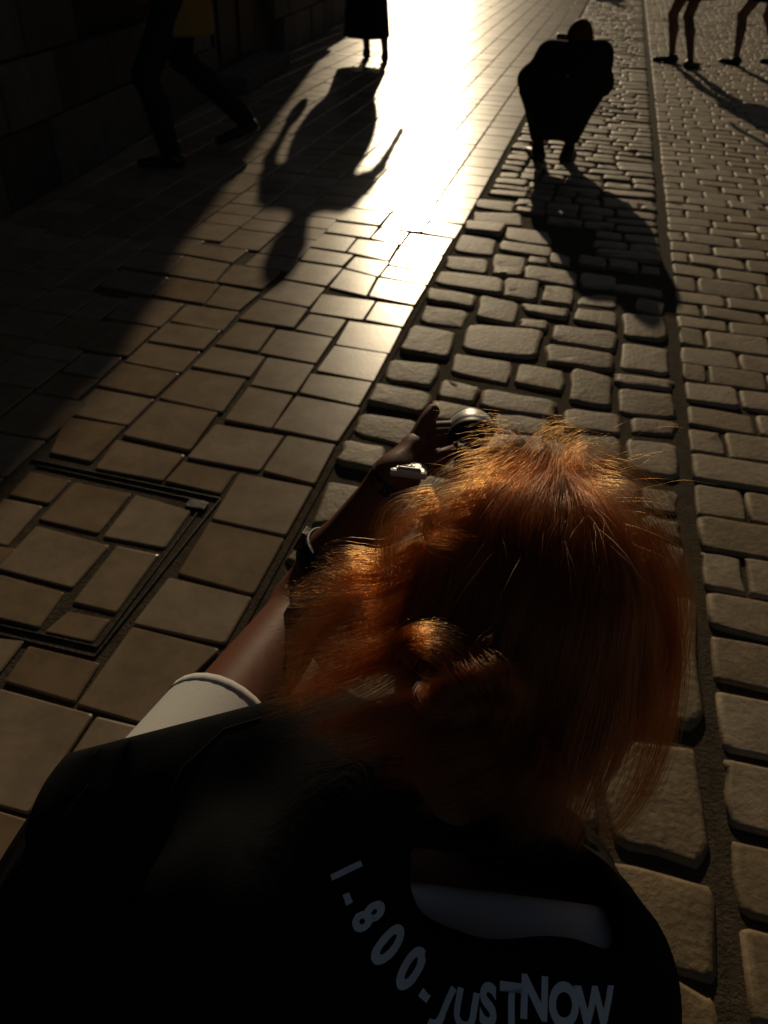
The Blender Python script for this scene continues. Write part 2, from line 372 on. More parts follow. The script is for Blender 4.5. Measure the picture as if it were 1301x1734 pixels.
while t < 21:
    ln = random.uniform(.10, .16); s = -.545 + random.uniform(0, .02)
    while s < .36:
        wd = random.choice([.12, .15, .18, .22, .25]) * random.uniform(.9, 1.1); e = min(s + wd, .415)
        if .415 - e < .09: e = .415
        l2 = ln * random.uniform(.85, 1.0)
        hit = ((trc[:, 0] < e - .02) & (trc[:, 1] > s + .02) & (trc[:, 2] < t + l2 - .01) & (trc[:, 3] > t + .01))
        if not hit.any(): add('cobblestone', [(s, t + l2 - .006), (e - .011, t + l2 - .004 - random.random() * .010), (e - .011, t + .004), (s, t + .006 + random.random() * .01)])
        s = e
    t += ln + .004
far_t = 0
for (x, y0, y1, js) in sett_rows:
    s0, ta = ST(x, y0); _, tb = ST(x, y1); far_t = max(far_t, ta)
    ym = (y0 + y1) / 2
    ss = [.452] + [ST(jx, ym + (jx - x) * .075)[0] for jx in js]
    while ss[-1] < 3.8: ss.append(ss[-1] + random.uniform(.2, .26))
    for a, b in zip(ss[:-1], ss[1:]): add('sett', [(a + .006, ta), (b - .006, ta), (b - .006, tb), (a + .006, tb)])
t = far_t + .006; row = 0
while t < 22:
    ln = random.uniform(.128, .15); s = .452 + (row % 2) * -.11
    lim = 2.6 + .40 * t
    while s < lim:
        wd = random.uniform(.2, .245); a = max(s, .452)
        if s + wd - a > .06: add('sett', [(a + .006, t + ln - .0025), (s + wd - .006, t + ln - .0025), (s + wd - .006, t + .003), (a + .006, t + .003)])
        s += wd
    t += ln; row += 1

EYE3 = np.array([0, 0, EYE])
spec = {'paving_slab': (pavement, M['slab'], dict(top=.0, drop=.0022, inset=.0028, dome=0, rnd=.03, nseg=0, flat=True)),
        'cobblestone': (cobbled_gutter, M['cobble'], dict(top=.004, drop=.0065, inset=.0058, dome=.0020, rnd=.12, jit=.0034, nseg=2)),
        'sett': (roadway, M['sett'], dict(top=.001, drop=.005, inset=.0045, dome=.0010, rnd=.085, jit=.0022, nseg=2))}
def seen_size(st):
    w = [W(*p) for p in st]; c = np.mean(w, 0); q = RC.T @ (c - EYE3); d = -q[2]
    if d < .15: return 0
    x = CX + F * q[0] / d; y = CY - F * q[1] / d
    if not (-60 < x < 1361 and -40 < y < 1790): return 0
    a = np.linalg.norm(w[0] - w[1]) * np.linalg.norm(w[1] - w[2]); return a / d ** 3
for kind, lst in pieces.items():
    par, m, kw = spec[kind]
    sz = [seen_size(p[0]) for p in lst]; order = sorted(range(len(lst)), key=lambda i: -sz[i])
    RV, RF, tones = [], [], []
    for rank, i in enumerate(order):
        st = lst[i][0]; w = [W(*p) for p in st]; kk = dict(kw)
        tilt = (random.gauss(0, .003), random.gauss(0, .003)) if kind == 'paving_slab' else (random.gauss(0, .022), random.gauss(0, .022))
        dz = random.gauss(0, .0008 if kind == 'paving_slab' else (.004 if kind == 'cobblestone' else .0012))
        if rank >= 300 and kind != 'paving_slab': kk['nseg'] = 1; kk['jit'] = .002
        V, Fc, c = stone_mesh(kind, w, **kk)
        V = [(x, y, z + dz + (x * tilt[0] + y * tilt[1] if z > -.05 else 0)) for x, y, z in V]
        if rank < 300 and sz[i] > 0:
            o = link(kind, mesh(kind, V, Fc, smooth=(kind != 'paving_slab')), m, par, c)
        else:
            b = len(RV); RV += [(x + c[0], y + c[1], z) for x, y, z in V]; RF += [tuple(k + b for k in f) for f in Fc]; tones += [random.random()] * len(V)
    me = mesh('far_' + kind + 's', RV, RF, smooth=(kind != 'paving_slab')); at = me.attributes.new('tone', 'FLOAT', 'POINT'); at.data.foreach_set('value', tones)
    o = link('far_' + kind + 's', me, m, par); tag(o, kind='stuff')
# the paved access cover let into the pavement
ccen = np.mean([W(*np.mean(t, 0)) for t in cover_st], 0)
cover = tag(empty('access_cover', tuple(ccen)), 'recessed access cover paved with slabs inside a black iron frame', 'manhole cover')
for st in cover_st:
    V, Fc, c = stone_mesh('cover_slab', [W(*p) for p in shrink(st, .002)], top=-.002, drop=.0022, inset=.0028, dome=0, rnd=.035, nseg=0, flat=True)
    me = mesh('cover_slab', V, Fc, smooth=False); link('cover_slab', me, M['slab'], cover, c)
def bar(a, b, wd, z0, z1, name='frame_bar', m='iron'):
    a = np.array(a); b = np.array(b); d = unit(b - a); n = np.array([-d[1], d[0], 0]); L = np.linalg.norm(b - a)
    me = box_mesh(name, (0, -wd / 2, z0), (L, wd / 2, z1), .0012, frame_from(d, n, (0, 0, 1), (a[0], a[1], 0))); return link(name, me, M[m], cover)
def cg(X, Y): return G(*S2(X, Y))
for off, z in ((0, -.001), (1, -.002)):
    k = [(170, 118), (1215, 335), (520, 1205), (-520, 960)] if off == 0 else [(200, 150), (1130, 352), (535, 1150), (-450, 930)]
    k = [cg(*p) for p in k]
    for a, b in ((k[0], k[1]), (k[1], k[2]), (k[2], k[3])): bar(a, b, .0032, -.05, z)
me = box_mesh('corner_bracket', (-.028, -.016, -.04), (.028, .016, .002), .002, frame_from(ES, ET, (0, 0, 1), cg(1085, 372))); link('corner_bracket', me, M['iron'], cover)

# ------------------------------------------------------------------ buildings that shade the street
F0 = G(0, 350); F1 = G(604, 14); fd = unit(F1 - F0); fn_ = np.array([fd[1], -fd[0], 0])      # left facade line and its street-facing normal
F0 = F0 - fd * 7.0; FL = np.linalg.norm(F1 - F0)
def facade(name, o, d, nrm, L, Hh, depth, label, openings, group=None):
    root = tag(empty(name, tuple(o)), label, 'building')
    fr = frame_from(d, -nrm, (0, 0, 1), o)
    xs = [0]; part = lambda nm, lo, hi, m, par=root, bv=.0: link(nm, box_mesh(nm, lo, hi, bv, fr), M[m], par)
    part('wall', (0, .12, 0), (L, depth, Hh), 'plaster')
    part('roof', (-.2, -.25, Hh), (L + .2, depth + .3, Hh + .35), 'brick')
    part('cornice', (-.05, -.12, Hh - .45), (L + .05, .115, Hh - .003), 'plaster')
    # plinth of coursed stone blocks, broken by the openings
    op = sorted(openings); z = 0
    for r, hgt in enumerate((.34, .30, .28)):
        x = 0 - (r % 2) * .3
        while x < L:
            ln = random.uniform(.5, .8); a, b = max(x, 0), min(x + ln, L); x += ln
            if b - a < .1: continue
            if any(a < q + w_ + .12 and b > q - .12 and (kind == 'door' or r == 2) for q, w_, kind in op): continue
            part('plinth_block', (a + .006, -random.uniform(.0, .02), z + .005), (b - .006, .118, z + hgt - .005), 'plinth', bv=.008)
        z += hgt
    for q, w_, kind in op:
        z0, z1 = (.02, 2.3) if kind == 'door' else (.95, 2.4)
        if kind == 'door':
            dr = part('door', (q, .06, z0), (q + w_, .11, z1), 'wood')
            for c_ in range(2):
                for r_ in range(3): part('panel', (q + .1 + c_ * w_ / 2, .045, z0 + .15 + r_ * .72), (q + w_ / 2 - .06 + c_ * w_ / 2, .058, z0 + .72 + r_ * .72), 'wood', dr, .01)
            part('handle', (q + w_ / 2 - .05, .0, 1.0), (q + w_ / 2 - .02, .057, 1.14), 'steel', dr, .006)
            part('doorstep', (q - .15, -.25, 0), (q + w_ + .15, .05, .13), 'plinth', bv=.01)
        else:
            wn = part('window', (q, .07, z0), (q + w_, .11, z1), 'glass')
            part('frame', (q - .06, .03, z0 - .06), (q, .115, z1 + .06), 'wood', wn); part('frame', (q + w_, .03, z0 - .06), (q + w_ + .06, .115, z1 + .06), 'wood', wn)
            part('frame', (q, .03, z1), (q + w_, .115, z1 + .06), 'wood', wn); part('mullion', (q + w_ / 2 - .02, .04, z0), (q + w_ / 2 + .02, .068, z1), 'wood', wn)
            part('sill', (q - .1, -.1, z0 - .14), (q + w_ + .1, .118, z0 - .063), 'plinth', wn, .01)
        for fl in range(1, int((Hh - .8) / 3)):
            zz = fl * 3.0 + .7; wn = part('window', (q + .1, .08, zz), (q + w_ - .1, .117, zz + 1.6), 'glass')
            part('sill', (q, -.06, zz - .1), (q + w_, .118, zz - .002), 'plinth', wn, .01)
    return root
left_house = facade('town_house', F0 + fn_ * .12, fd, fn_, FL, 15.5, 9.0, 'dim plastered town house with stone plinth along the shaded left pavement',
    [(8.2, 1.2, 'window'), (10.4, 1.15, 'door'), (12.6, 1.2, 'window'), (14.6, 1.2, 'window'), (4.5, 1.2, 'window'), (1.2, 1.2, 'door')])
ro = W(8.2, 22); right_house = facade('sky_block_house', ro, -ET, -ES, 27, 16.0, 8.0, 'unseen plastered house on the right side of the street, added to block the sky',  # out of view, added to cut down the sky light
    [(2 + 3.4 * i, 1.3, 'door' if i % 3 == 1 else 'window') for i in range(7)])
eo = W(-22, 58); horizon_block_house = facade('horizon_block_house', eo, ES, -ET, 40, 9.0, 8.0, 'unseen low house added across the far end of the street to block the bright horizon', [(3 + 4.2 * i, 1.3, 'window') for i in range(8)])  # out of view, added to hide the bright sky low ahead
# wall lantern on the corner of the left house
_pt = G(160, 622); _sv = np.array(to_sun); lb = _pt + _sv * (((F1 - fd * .25 - _pt) @ fd) / (_sv @ fd))       # its shadow makes the notch in the house's shadow
lc = lb - fn_ * (((lb - F1) @ fn_) - .12) + np.array([0, 0, .05])
lan = tag(empty('wall_lantern', tuple(lc)), 'iron wall lantern on the far corner of the left house', 'lantern')
link('bracket', tube_mesh('bracket', [lc - fn_ * .02, (lc + lb) / 2 + np.array([0, 0, .14]), lb + np.array([0, 0, .1])], .014, 8), M['iron'], lan)
def lathe(name, c, prof, seg=12):
    V = []; Fc = []
    for r, z in prof:
        for k in range(seg): V.append((c[0] + r * math.cos(2 * math.pi * k / seg), c[1] + r * math.sin(2 * math.pi * k / seg), c[2] + z))
    for i in range(len(prof) - 1):
        for k in range(seg): Fc.append((i * seg + k, i * seg + (k + 1) % seg, (i + 1) * seg + (k + 1) % seg, (i + 1) * seg + k))
    Fc.append(tuple(range(seg))[::-1]); Fc.append(tuple((len(prof) - 1) * seg + k for k in range(seg))); return mesh(name, V, Fc)
link('lamp_shade', lathe('lamp_shade', lb, [(.02, .1), (.04, .06), (.09, 0), (.09, -.02), (.07, -.03)]), M['iron'], lan)
link('lamp_glass', lathe('lamp_glass', lb, [(.07, -.03), (.055, -.25), (.03, -.28)]), M['glass'], lan)

# ------------------------------------------------------------------ people in the street
def fingers(wr, d, n, sc=1.0, curl=.35):
    """five short tapered fingers from a palm at wr pointing along d, n = back of the hand"""
    d = unit(d); n = unit(np.array(n) - d * np.dot(n, d)); b = np.cross(d, n); out = []
    for i, L in enumerate((.066, .075, .07, .055)):
        p0 = wr + d * .075 * sc + b * (.03 - .02 * i) * sc; p1 = p0 + (d - n * curl) * L * .55 * sc; p2 = p1 + unit(d * .6 - n * (curl + .5)) * L * .5 * sc
        out.append(tube([p0 - d * .02, p0, p1, p2], [.009 * sc, .009 * sc, .008 * sc, .006 * sc], 6))
    p0 = wr + d * .02 * sc + b * .035 * sc; p1 = p0 + unit(d + b * .7) * .04 * sc; p2 = p1 + unit(d + b * .1 - n * .3) * .035 * sc
    out.append(tube([wr + d * .02 * sc, p0, p1, p2], [.012 * sc, .011 * sc, .010 * sc, .007 * sc], 6)); return out
def foot_prims(an, dirn, sc=1.0, lift=0.0, pitch=0.0):
    f = unit([dirn[0], dirn[1], 0]); heel = an + np.array([0, 0, -.055 * sc]) - f * .045 * sc; toe = heel + f * .22 * sc + np.array([0, 0, -pitch])
    return [cone(heel + [0, 0, .012], toe + [0, 0, -.004], .036 * sc, .026 * sc), cone(heel + [0, 0, .012], an, .036 * sc, .038 * sc)]
def person(label, footL, footR, face, Hh, outfit, hip_shift=(0, 0), arms=None, toes=(None, None), heel=(0, 0), loc_group=None):
    """a standing or walking figure: body is one skin mesh; garments, shoes and hair are parts"""
    footL = np.array([*footL[:2], 0.]); footR = np.array([*footR[:2], 0.]); f = unit([*face[:2], 0]); r = np.array([f[1], -f[0], 0]); z = np.array([0, 0, 1.])
    mid = (footL + footR) / 2 + f * hip_shift[1] + r * hip_shift[0]; root = tag(empty('person', tuple((footL + footR) / 2)), label, 'person', loc_group)
    hw = .055 * Hh
    hips = mid + z * .50 * Hh; hL, hR = hips - r * hw, hips + r * hw
    aL, aR = footL + z * (.047 * Hh + heel[0]), footR + z * (.047 * Hh + heel[1])
    def knee(h, a):
        m_ = (h + a) / 2; L = .25 * Hh; hd = np.linalg.norm(h - a) / 2; return m_ + f * math.sqrt(max(L * L - hd * hd, .0004)) 
    kL, kR = knee(hL, aL), knee(hR, aR)
    sh = hips + z * .315 * Hh + f * .01; sw = .112 * Hh; sL, sR = sh - r * sw, sh + r * sw; nk = sh + z * .05 * Hh; hd = sh + z * .115 * Hh + f * .02
    s_ = Hh / 1.7; A = np.array([r, f, z])
    if arms is None: arms = (((-.10, .02, -.24), (-.12, .10, -.44)), ((.10, -.02, -.24), (.12, .05, -.44)))
    def v(b, q): return b + (r * q[0] + f * q[1] + z * q[2]) * s_
    (eL, wL), (eR, wR) = [[v(b, q) for q in arm] for b, arm in zip((sL, sR), arms)]
    legs = [cone(hL, kL, .08 * s_, .054 * s_), cone(kL, kL + (aL - kL) * .35 - f * .012, .05 * s_, .053 * s_), cone(kL + (aL - kL) * .35 - f * .012, aL, .05 * s_, .033 * s_),
            cone(hR, kR, .08 * s_, .054 * s_), cone(kR, kR + (aR - kR) * .35 - f * .012, .05 * s_, .053 * s_), cone(kR + (aR - kR) * .35 - f * .012, aR, .05 * s_, .033 * s_)]
    torso = [ell(hips + z * .02, (.16 * s_, .115 * s_, .12 * s_), A), cone(hips + z * .06, hips + z * .16 * Hh, .115 * s_, .11 * s_), ell(sh - z * .09 * s_, (.155 * s_, .11 * s_, .17 * s_), A), cone(sL, sR, .055 * s_, .055 * s_)]
    armp = [cone(sL, eL, .048 * s_, .038 * s_), cone(eL, wL, .037 * s_, .026 * s_), cone(sR, eR, .048 * s_, .038 * s_), cone(eR, wR, .037 * s_, .026 * s_)]
    dL, dR = unit(wL - eL), unit(wR - eR)
    palms = [cone(wL, wL + dL * .08 * s_, .024 * s_, .032 * s_), cone(wR, wR + dR * .08 * s_, .024 * s_, .032 * s_)]
    head = [cone(sh, hd, .055 * s_, .05 * s_), ell(hd + z * .03, (.076 * s_, .096 * s_, .108 * s_), A), ell(hd - z * .045 + f * .03, (.05 * s_, .06 * s_, .055 * s_), A),
            cone(hd + z * .02 + f * .09 * s_, hd - z * .015 + f * .105 * s_, .008, .013), ell(hd + r * .077 * s_, (.012, .022, .032), A), ell(hd - r * .077 * s_, (.012, .022, .032), A)]
    ex = fingers(wL, dL, -r, s_) + fingers(wR, dR, r, s_)
    sk = link('body', body('body', legs + torso + armp + palms + head, .016, .025, extra=ex), M[outfit.get('skin', 'skin_dark')], root)
    for s__ in (-1, 1):
        e = hd + z * .03 + f * .088 * s_ + r * .032 * s__ * s_
        bm = bmesh.new(); bmesh.ops.create_uvsphere(bm, u_segments=8, v_segments=6, radius=.012); bmesh.ops.translate(bm, verts=bm.verts, vec=Vector(e)); me = bpy.data.meshes.new('eye'); bm.to_mesh(me); bm.free(); link('eye', me, M['glass'], root)
    hp = [ell(hd + z * .045 - f * .012, (.085 * s_, .104 * s_, .105 * s_), A), ell(hd - z * .02 - f * .05, (.075 * s_, .06 * s_, outfit.get('hairlen', .11)), A)]
    link('hair', body('hair', hp, .014, .02, cut=lambda X: ((X - hd) @ f) - .055 - .6 * ((X - hd) @ z)), M['hairbase'], root)
    for nm, an, td, hl in (('shoe', aL, toes[0], heel[0]), ('shoe', aR, toes[1], heel[1])):
        td = f if td is None else unit([*td[:2], 0]); link(nm, body(nm, foot_prims(an, td, s_, pitch=hl * .8), .010, .02, cut=lambda X, a=an: (X[:, 2] - a[2] - .005)), M['shoe'], root)
    o = outfit
    if 'dress' in o:
        m_, hem = o['dress']; hz = hem
        pr = torso + [cone(hips + z * .05, mid + z * (hem + .02), .15 * s_, o.get('flare', .24))]
        if 'loose' in o: pr.append(ell(hips + z * .06, (o['loose'], .17, .46), A))
        link('dress', body('dress', pr + ([cone(sL, sL + (eL - sL) * .6, .06 * s_, .055 * s_), cone(sR, sR + (eR - sR) * .6, .06 * s_, .055 * s_)]), .018, .04, grow=.012, cut=lambda X: np.maximum(hz - X[:, 2], X[:, 2] - sh[2] - .03)), M[m_], root)
    if 'top' in o:
        m_, hem = o['top']; pr = torso + [cone(sL, eL, .055 * s_, .05 * s_), cone(eL, eL + (wL - eL) * .9, .047 * s_, .038 * s_), cone(sR, eR, .055 * s_, .05 * s_), cone(eR, eR + (wR - eR) * .9, .047 * s_, .038 * s_), cone(hips + z * .06, mid + z * (hem + .05), .15 * s_, .17 * s_)]
        link('jacket', body('jacket', pr, .018, .035, grow=.018, cut=lambda X: np.maximum(hem - X[:, 2], X[:, 2] - sh[2] - .06)), M[m_], root)
    if 'trousers' in o:
        pr = [torso[0]] + [cone(p[1], p[2], p[3] + .012, p[4] + (.022 if p[4] < .045 else .012)) for p in legs]
        link('trousers', body('trousers', pr, .016, .025, grow=.006, cut=lambda X: np.maximum(o.get('trouser_hem', .07) - X[:, 2] - 0 * X[:, 0], X[:, 2] - hips[2] - .12)), M[o['trousers']], root)
    if 'bag' in o:
        b_ = v(wL if o['bag'] < 0 else wR, (0, 0, -.16)); bg_ = link('handbag', body('handbag', [ell(b_, (.05 * s_, .15 * s_, .15 * s_), A)], .016), M['darkcloth'], root)
        link('strap', tube_mesh('strap', [b_ + f * .09 + z * .1, v(wL if o['bag'] < 0 else wR, (0, .02, -.05)), b_ - f * .09 + z * .1], .008, 6), M['darkcloth'], bg_)
    return root
# walker in the bright strip, facing down the street towards the light, in a loose dark dress
g = G(630, 100)
person('walker in a loose dark dress against the bright sunlit glare', g + np.array([-.06, .10, 0]), g + np.array([.14, -.12, 0]), (.05, 1, 0), 1.72,
       dict(dress=('darkcloth', .20), flare=.23, loose=.27, hairlen=.13, bag=-1), arms=(((-.15, .0, -.23), (-.17, .10, -.43)), ((.17, -.05, -.22), (.24, .06, -.40))), hip_shift=(-.10, 0))
# walker in the shade by the house, mustard jacket over jeans, right foot lifted behind
g = G(292, 283); g2 = G(418, 251)
person('walker in mustard jacket and blue jeans in the shadow of the house', g, g2, unit(g - g2) * .3 + np.array([-.5, .2, 0]), 1.72,
       dict(top=('mustard', .67), trousers='jeans'), heel=(0, .10), hip_shift=(0, .10))
ga, gb = G(1135, 106), G(1166, 116)
person('bare legged walker in dark shoes and dress, left of the two at upper right', ga, gb, (-.55, .8, 0), 1.68, dict(dress=('darkcloth', .62), flare=.22), toes=((-.8, .3, 0), (.6, .5, 0)))
gc = G(1243, 110)
person('bare legged walker cut off by the right edge of the street view', gc, gc + np.array([.5, .12, 0]), (-.6, .8, 0), 1.70, dict(dress=('darkcloth', .60), flare=.22))
sdv = np.array([math.sin(SUN_AZ), math.cos(SUN_AZ), 0]); gs = G(1058, 15) + sdv * 1.7 / math.tan(SUN_EL)
person('distant walker beyond the top edge whose shadow tip reaches the cobbles', gs + np.array([-.1, 0, 0]), gs + np.array([.1, .15, 0]), (0, 1, 0), 1.7, dict(top=('darkcloth', .8), trousers='jeans'))

# ---- the squatting photographer further down the cobbles
def squatter():
    g = (G(900, 268) + G(968, 270)) / 2; f = unit([.10, 1, 0]); r = np.array([f[1], -f[0], 0]); z = np.array([0, 0, 1.]); A = np.array([r, f, z])
    root = tag(empty('person', tuple(g)), 'dark clothed person squatting on the cobbles with back to the camera', 'person')
    v = lambda x, y, h: g + r * x + f * y + z * h
    aL, aR = v(-.10, .0, .09), v(.10, .0, .09); kL, kR = v(-.19, .27, .36), v(.23, .27, .36); hL, hR = v(-.05, -.06, .21), v(.06, -.06, .21)
    sL, sR = v(-.10, .06, .585), v(.20, .06, .60); eL, eR = v(-.20, .18, .43), v(.255, .18, .43); wL, wR = v(-.03, .38, .60), v(.16, .38, .60)
    hd = v(.07, .15, .665)
    legs = [cone(hL, kL, .08, .062), cone(kL, aL, .05, .034), cone(hR, kR, .08, .062), cone(kR, aR, .05, .034)]
    torso = [ell(v(.01, -.07, .23), (.09, .10, .08), A), cone(v(.01, -.06, .27), v(.045, .02, .46), .075, .155), ell(v(.05, .04, .49), (.195, .14, .155), A), cone(sL, sR, .065, .065)]
    arms = [cone(sL, eL, .055, .045), cone(eL, wL, .042, .03), cone(sR, eR, .055, .045), cone(eR, wR, .042, .03)]
    dL, dR = unit(v(-.02, .45, .62) - wL), unit(v(.03, .45, .62) - wR)
    head = [cone(v(.06, .08, .55), hd, .055, .05), ell(hd, (.077, .097, .108), A), cone(hd + f * .09, hd + f * .10 - z * .02, .008, .013), ell(hd + r * .077, (.012, .02, .03), A), ell(hd - r * .077, (.012, .02, .03), A)]
    link('body', body('body', legs + torso + arms + head + [cone(wL, wL + dL * .08, .025, .032), cone(wR, wR + dR * .08, .025, .032)], .015, .025, extra=fingers(wL, dL, z, 1) + fingers(wR, dR, z, 1)), M['skin_dark'], root)
    jk = [torso[0], torso[1], torso[2], cone(sL, sR, .066, .066), cone(sL, eL, .066, .062), cone(eL, eL + (wL - eL) * .85, .06, .045), cone(sR, eR, .066, .062), cone(eR, eR + (wR - eR) * .85, .06, .045)]
    link('jacket', body('jacket', jk, .014, .06, grow=.008, cut=lambda X: np.maximum(.15 - X[:, 2], X[:, 2] - .74)), M['darkcloth'], root)
    link('trousers', body('trousers', [cone(p[1], p[2], p[3] + .006, p[4] + .008) for p in legs] + [torso[0]], .012, .02, grow=.002, cut=lambda X: .10 - X[:, 2]), M['darkcloth'], root)
    link('hair', body('hair', [ell(hd + z * .012 - f * .012, (.084, .10, .108), A), ell(hd - z * .03 - f * .05, (.07, .05, .07), A)], .012, .02, cut=lambda X: ((X - hd) @ f) - .05 - .5 * ((X - hd) @ z)), M['hairbase'], root)
    for an, td in ((aL, f - r * .3), (aR, f + r * .3)): link('shoe', body('shoe', foot_prims(an - z * .02, td, 1.1, pitch=.01), .01, .02, cut=lambda X, a=an: X[:, 2] - a[2] - .01), M['shoe'], root)
    b = v(.0, -.125, .50); link('glint_tab', box_mesh('glint_tab', (-.012, -.004, -.012), (.012, .004, .012), .002, frame_from(r, f, z, v(.02, -.128, .50))), M['white'], root)  # small glint on the back, made as a white tab
    cm = tag(empty('camera_body', tuple(v(.01, .47, .63))), 'small dark camera in the squatting person\'s hands', 'camera')
    link('housing', box_mesh('housing', (-.06, -.02, -.035), (.06, .02, .035), .006, frame_from(r, f, z, v(.01, .47, .63))), M['rubber'], cm)
    link('lens', tube_mesh('lens', [v(.01, .488, .63), v(.01, .53, .63)], .026, 14), M['rubber'], cm)
squatter()

# ------------------------------------------------------------------ the woman in the foreground
EX = np.array([1., 0, 0]); EZ = np.array([0, 0, 1.])
bw = unit([.868, -.496, 0]); bf = unit([.496, .868, 0])
SHL = P(300, 1325, .725); SHR = P(925, 1655, .58); SM = (SHL + SHR) / 2
HD = P(892, 1030, .635)
PEL = SM - bf * .23 + EZ * (.33 - SM[2]); hipL, hipR = PEL - bw * .10, PEL + bw * .10
woman = tag(empty('person', (PEL[0], PEL[1], 0)), 'crouching person with copper hair and black printed vest, photographing, back to the camera', 'person')
ELB = P(522, 1025, .99); WRI = P(668, 812, .90)
hyaw = math.radians(-4); hpit = math.radians(-14)
hf = np.array([math.sin(-hyaw) * math.cos(hpit), math.cos(hyaw) * math.cos(hpit), math.sin(hpit)]); hr = unit(np.cross(hf, EZ)); hu = np.cross(hr, hf)
HA = np.array([hr, hf, hu])
NKB = SM + EZ * .03 + bf * .01 + bw * .02
ankL, ankR = PEL - bw * .14 + bf * .06 + EZ * (.09 - PEL[2]), PEL + bw * .14 + bf * .06 + EZ * (.09 - PEL[2])
kneL, kneR = PEL - bw * .20 + bf * .40 + EZ * (.47 - PEL[2]), PEL + bw * .20 + bf * .40 + EZ * (.45 - PEL[2])
ELBR = SHR - bw * .07 + bf * .20 - EZ * .20; CAMC = P(800, 737, .93); WRIR = CAMC + np.array([.075, -.07, -.05])
torso = [ell(PEL + EZ * .02, (.18, .13, .14), np.array([bw, bf, EZ])), cone(PEL + EZ * .05, PEL + (SM - PEL) * .62, .135, .13), ell(PEL + (SM - PEL) * .72, (.165, .115, .17), np.array([bw, bf, EZ])),
         cone(SHL + bw * .05, SHR - bw * .02, .055, .055), cone(SM - EZ * .02, NKB + EZ * .02, .085, .055)]
larm = [cone(SHL, ELB, .050, .040), cone(ELB, ELB + (WRI - ELB) * .35, .042, .042), cone(ELB + (WRI - ELB) * .35, WRI, .042, .026)]
rarm = [cone(SHR, ELBR, .05, .04), cone(ELBR, WRIR, .04, .026)]
legs = [cone(hipL, kneL, .095, .062), cone(kneL, ankL, .055, .038), cone(hipR, kneR, .095, .062), cone(kneR, ankR, .055, .038)]
headp = [cone(NKB, HD - hu * .05 - hf * .02, .058, .052), ell(HD, (.075, .096, .107), HA), ell(HD - hu * .065 + hf * .03, (.052, .062, .055), HA),
         cone(HD + hf * .09 - hu * .0, HD + hf * .108 - hu * .035, .008, .013), ell(HD + hr * .075 - hu * .01, (.012, .02, .03), HA), ell(HD - hr * .075 - hu * .01, (.012, .02, .03), HA),
         cone(HD + hf * .088 - hu * .068 - hr * .018, HD + hf * .088 - hu * .068 + hr * .018, .008, .008)]
# left hand: palm past the wrist, index finger raised along the lens, the others folded under the camera
hd_ = unit(P(712, 745, .93) - WRI); PALM = WRI + hd_ * .07
handp = [cone(WRI, WRI + hd_ * .05, .022, .019)]
def chain(pts, rad): return tube(pts, rad, 10)
fex = [chain([P(690, 775, .915), P(704, 748, .925), P(722, 716, .935), P(735, 692, .94), P(737, 687, .941)], [.0125, .0115, .0105, .0085, .004])]
for i, (y0, dd) in enumerate(((726, .945), (735, .94), (745, .935))):
    fex.append(chain([P(712, 752 + 8 * i, .925), P(738, y0, dd), P(775, y0 - 2, dd + .006), P(806 - 6 * i, y0 + 1, dd + .004), P(812 - 6 * i, y0 + 2, dd)], [.0105, .0095, .009, .0075, .003]))
fex.append(chain([P(700, 790, .91), P(722, 790, .90), P(748, 775, .90), P(770, 762, .905)], [.013, .012, .011, .007]))
dR = unit(CAMC + np.array([.03, 0, 0]) - WRIR); handp.append(cone(WRIR, WRIR + dR * .06, .025, .032)); fex += fingers(WRIR, dR, EZ, .9, .5)
bd = link('body', body('body', torso + larm + rarm + legs + headp + handp, .0075, .022, extra=fex), M['skin'], woman)
for s__ in (-1, 1):
    e = HD + hf * .086 + hr * .031 * s__ + hu * .005
    bm = bmesh.new(); bmesh.ops.create_uvsphere(bm, u_segments=12, v_segments=8, radius=.012); bmesh.ops.translate(bm, verts=bm.verts, vec=Vector(e)); me = bpy.data.meshes.new('eye'); bm.to_mesh(me); bm.free(); link('eye', me, M['glass'], woman)
for an, td in ((ankL, bf - bw * .3), (ankR, bf + bw * .3)):
    link('shoe', body('shoe', foot_prims(an - EZ * .025, td, 1.0, pitch=.008), .009, .02, cut=lambda X, a=an: X[:, 2] - a[2] - .01), M['shoe'], woman)
link('trousers', body('trousers', [cone(p[1], p[2], p[3] + .012, p[4] + .016) for p in legs] + [torso[0]], .012, .02, grow=.004, cut=lambda X: np.maximum(.10 - X[:, 2], X[:, 2] - PEL[2] - .12)), M['darkcloth'], woman)
# white T-shirt: close to the body, with its left sleeve in view
def across(px, py, tilt=0.0):                        # direction lying square to the sight line at a pixel, pointing up the picture
    r_ = unit(ray(px, py)); u_ = RC[:, 1] + RC[:, 0] * tilt; return unit(u_ - r_ * (r_ @ u_))
tee = link('t_shirt', body('t_shirt', torso + [cone(SHL, SHL + (ELB - SHL) * .1, .052, .05), cone(SHR, SHR + (ELBR - SHR) * .3, .052, .05)], .008, .03, grow=.010, cut=lambda X: np.maximum(PEL[2] - .02 - X[:, 2], (X - P(850, 1512, .585)) @ across(850, 1512, .05))), M['white'], woman)
def sleeve(sh, el, frac, r0, r1):
    ax = unit(el - sh); L = np.linalg.norm(el - sh); pr = [cone(sh - ax * .03, sh + ax * L * (frac + .15), r0, r1)]
    lo, hi = bounds(pr, .02)
    return nets('sleeve', lambda X: np.maximum(np.maximum(np.abs(sdf(pr, X) + .003) - .0035, (X - sh) @ ax - frac * L), -.03 - (X - sh) @ ax), lo, hi, .0042)
link('sleeve', sleeve(SHL, ELB, .27, .063, .060), M['white'], tee)
_ax = unit(ELB - SHL); _hc = SHL + (ELB - SHL) * .27
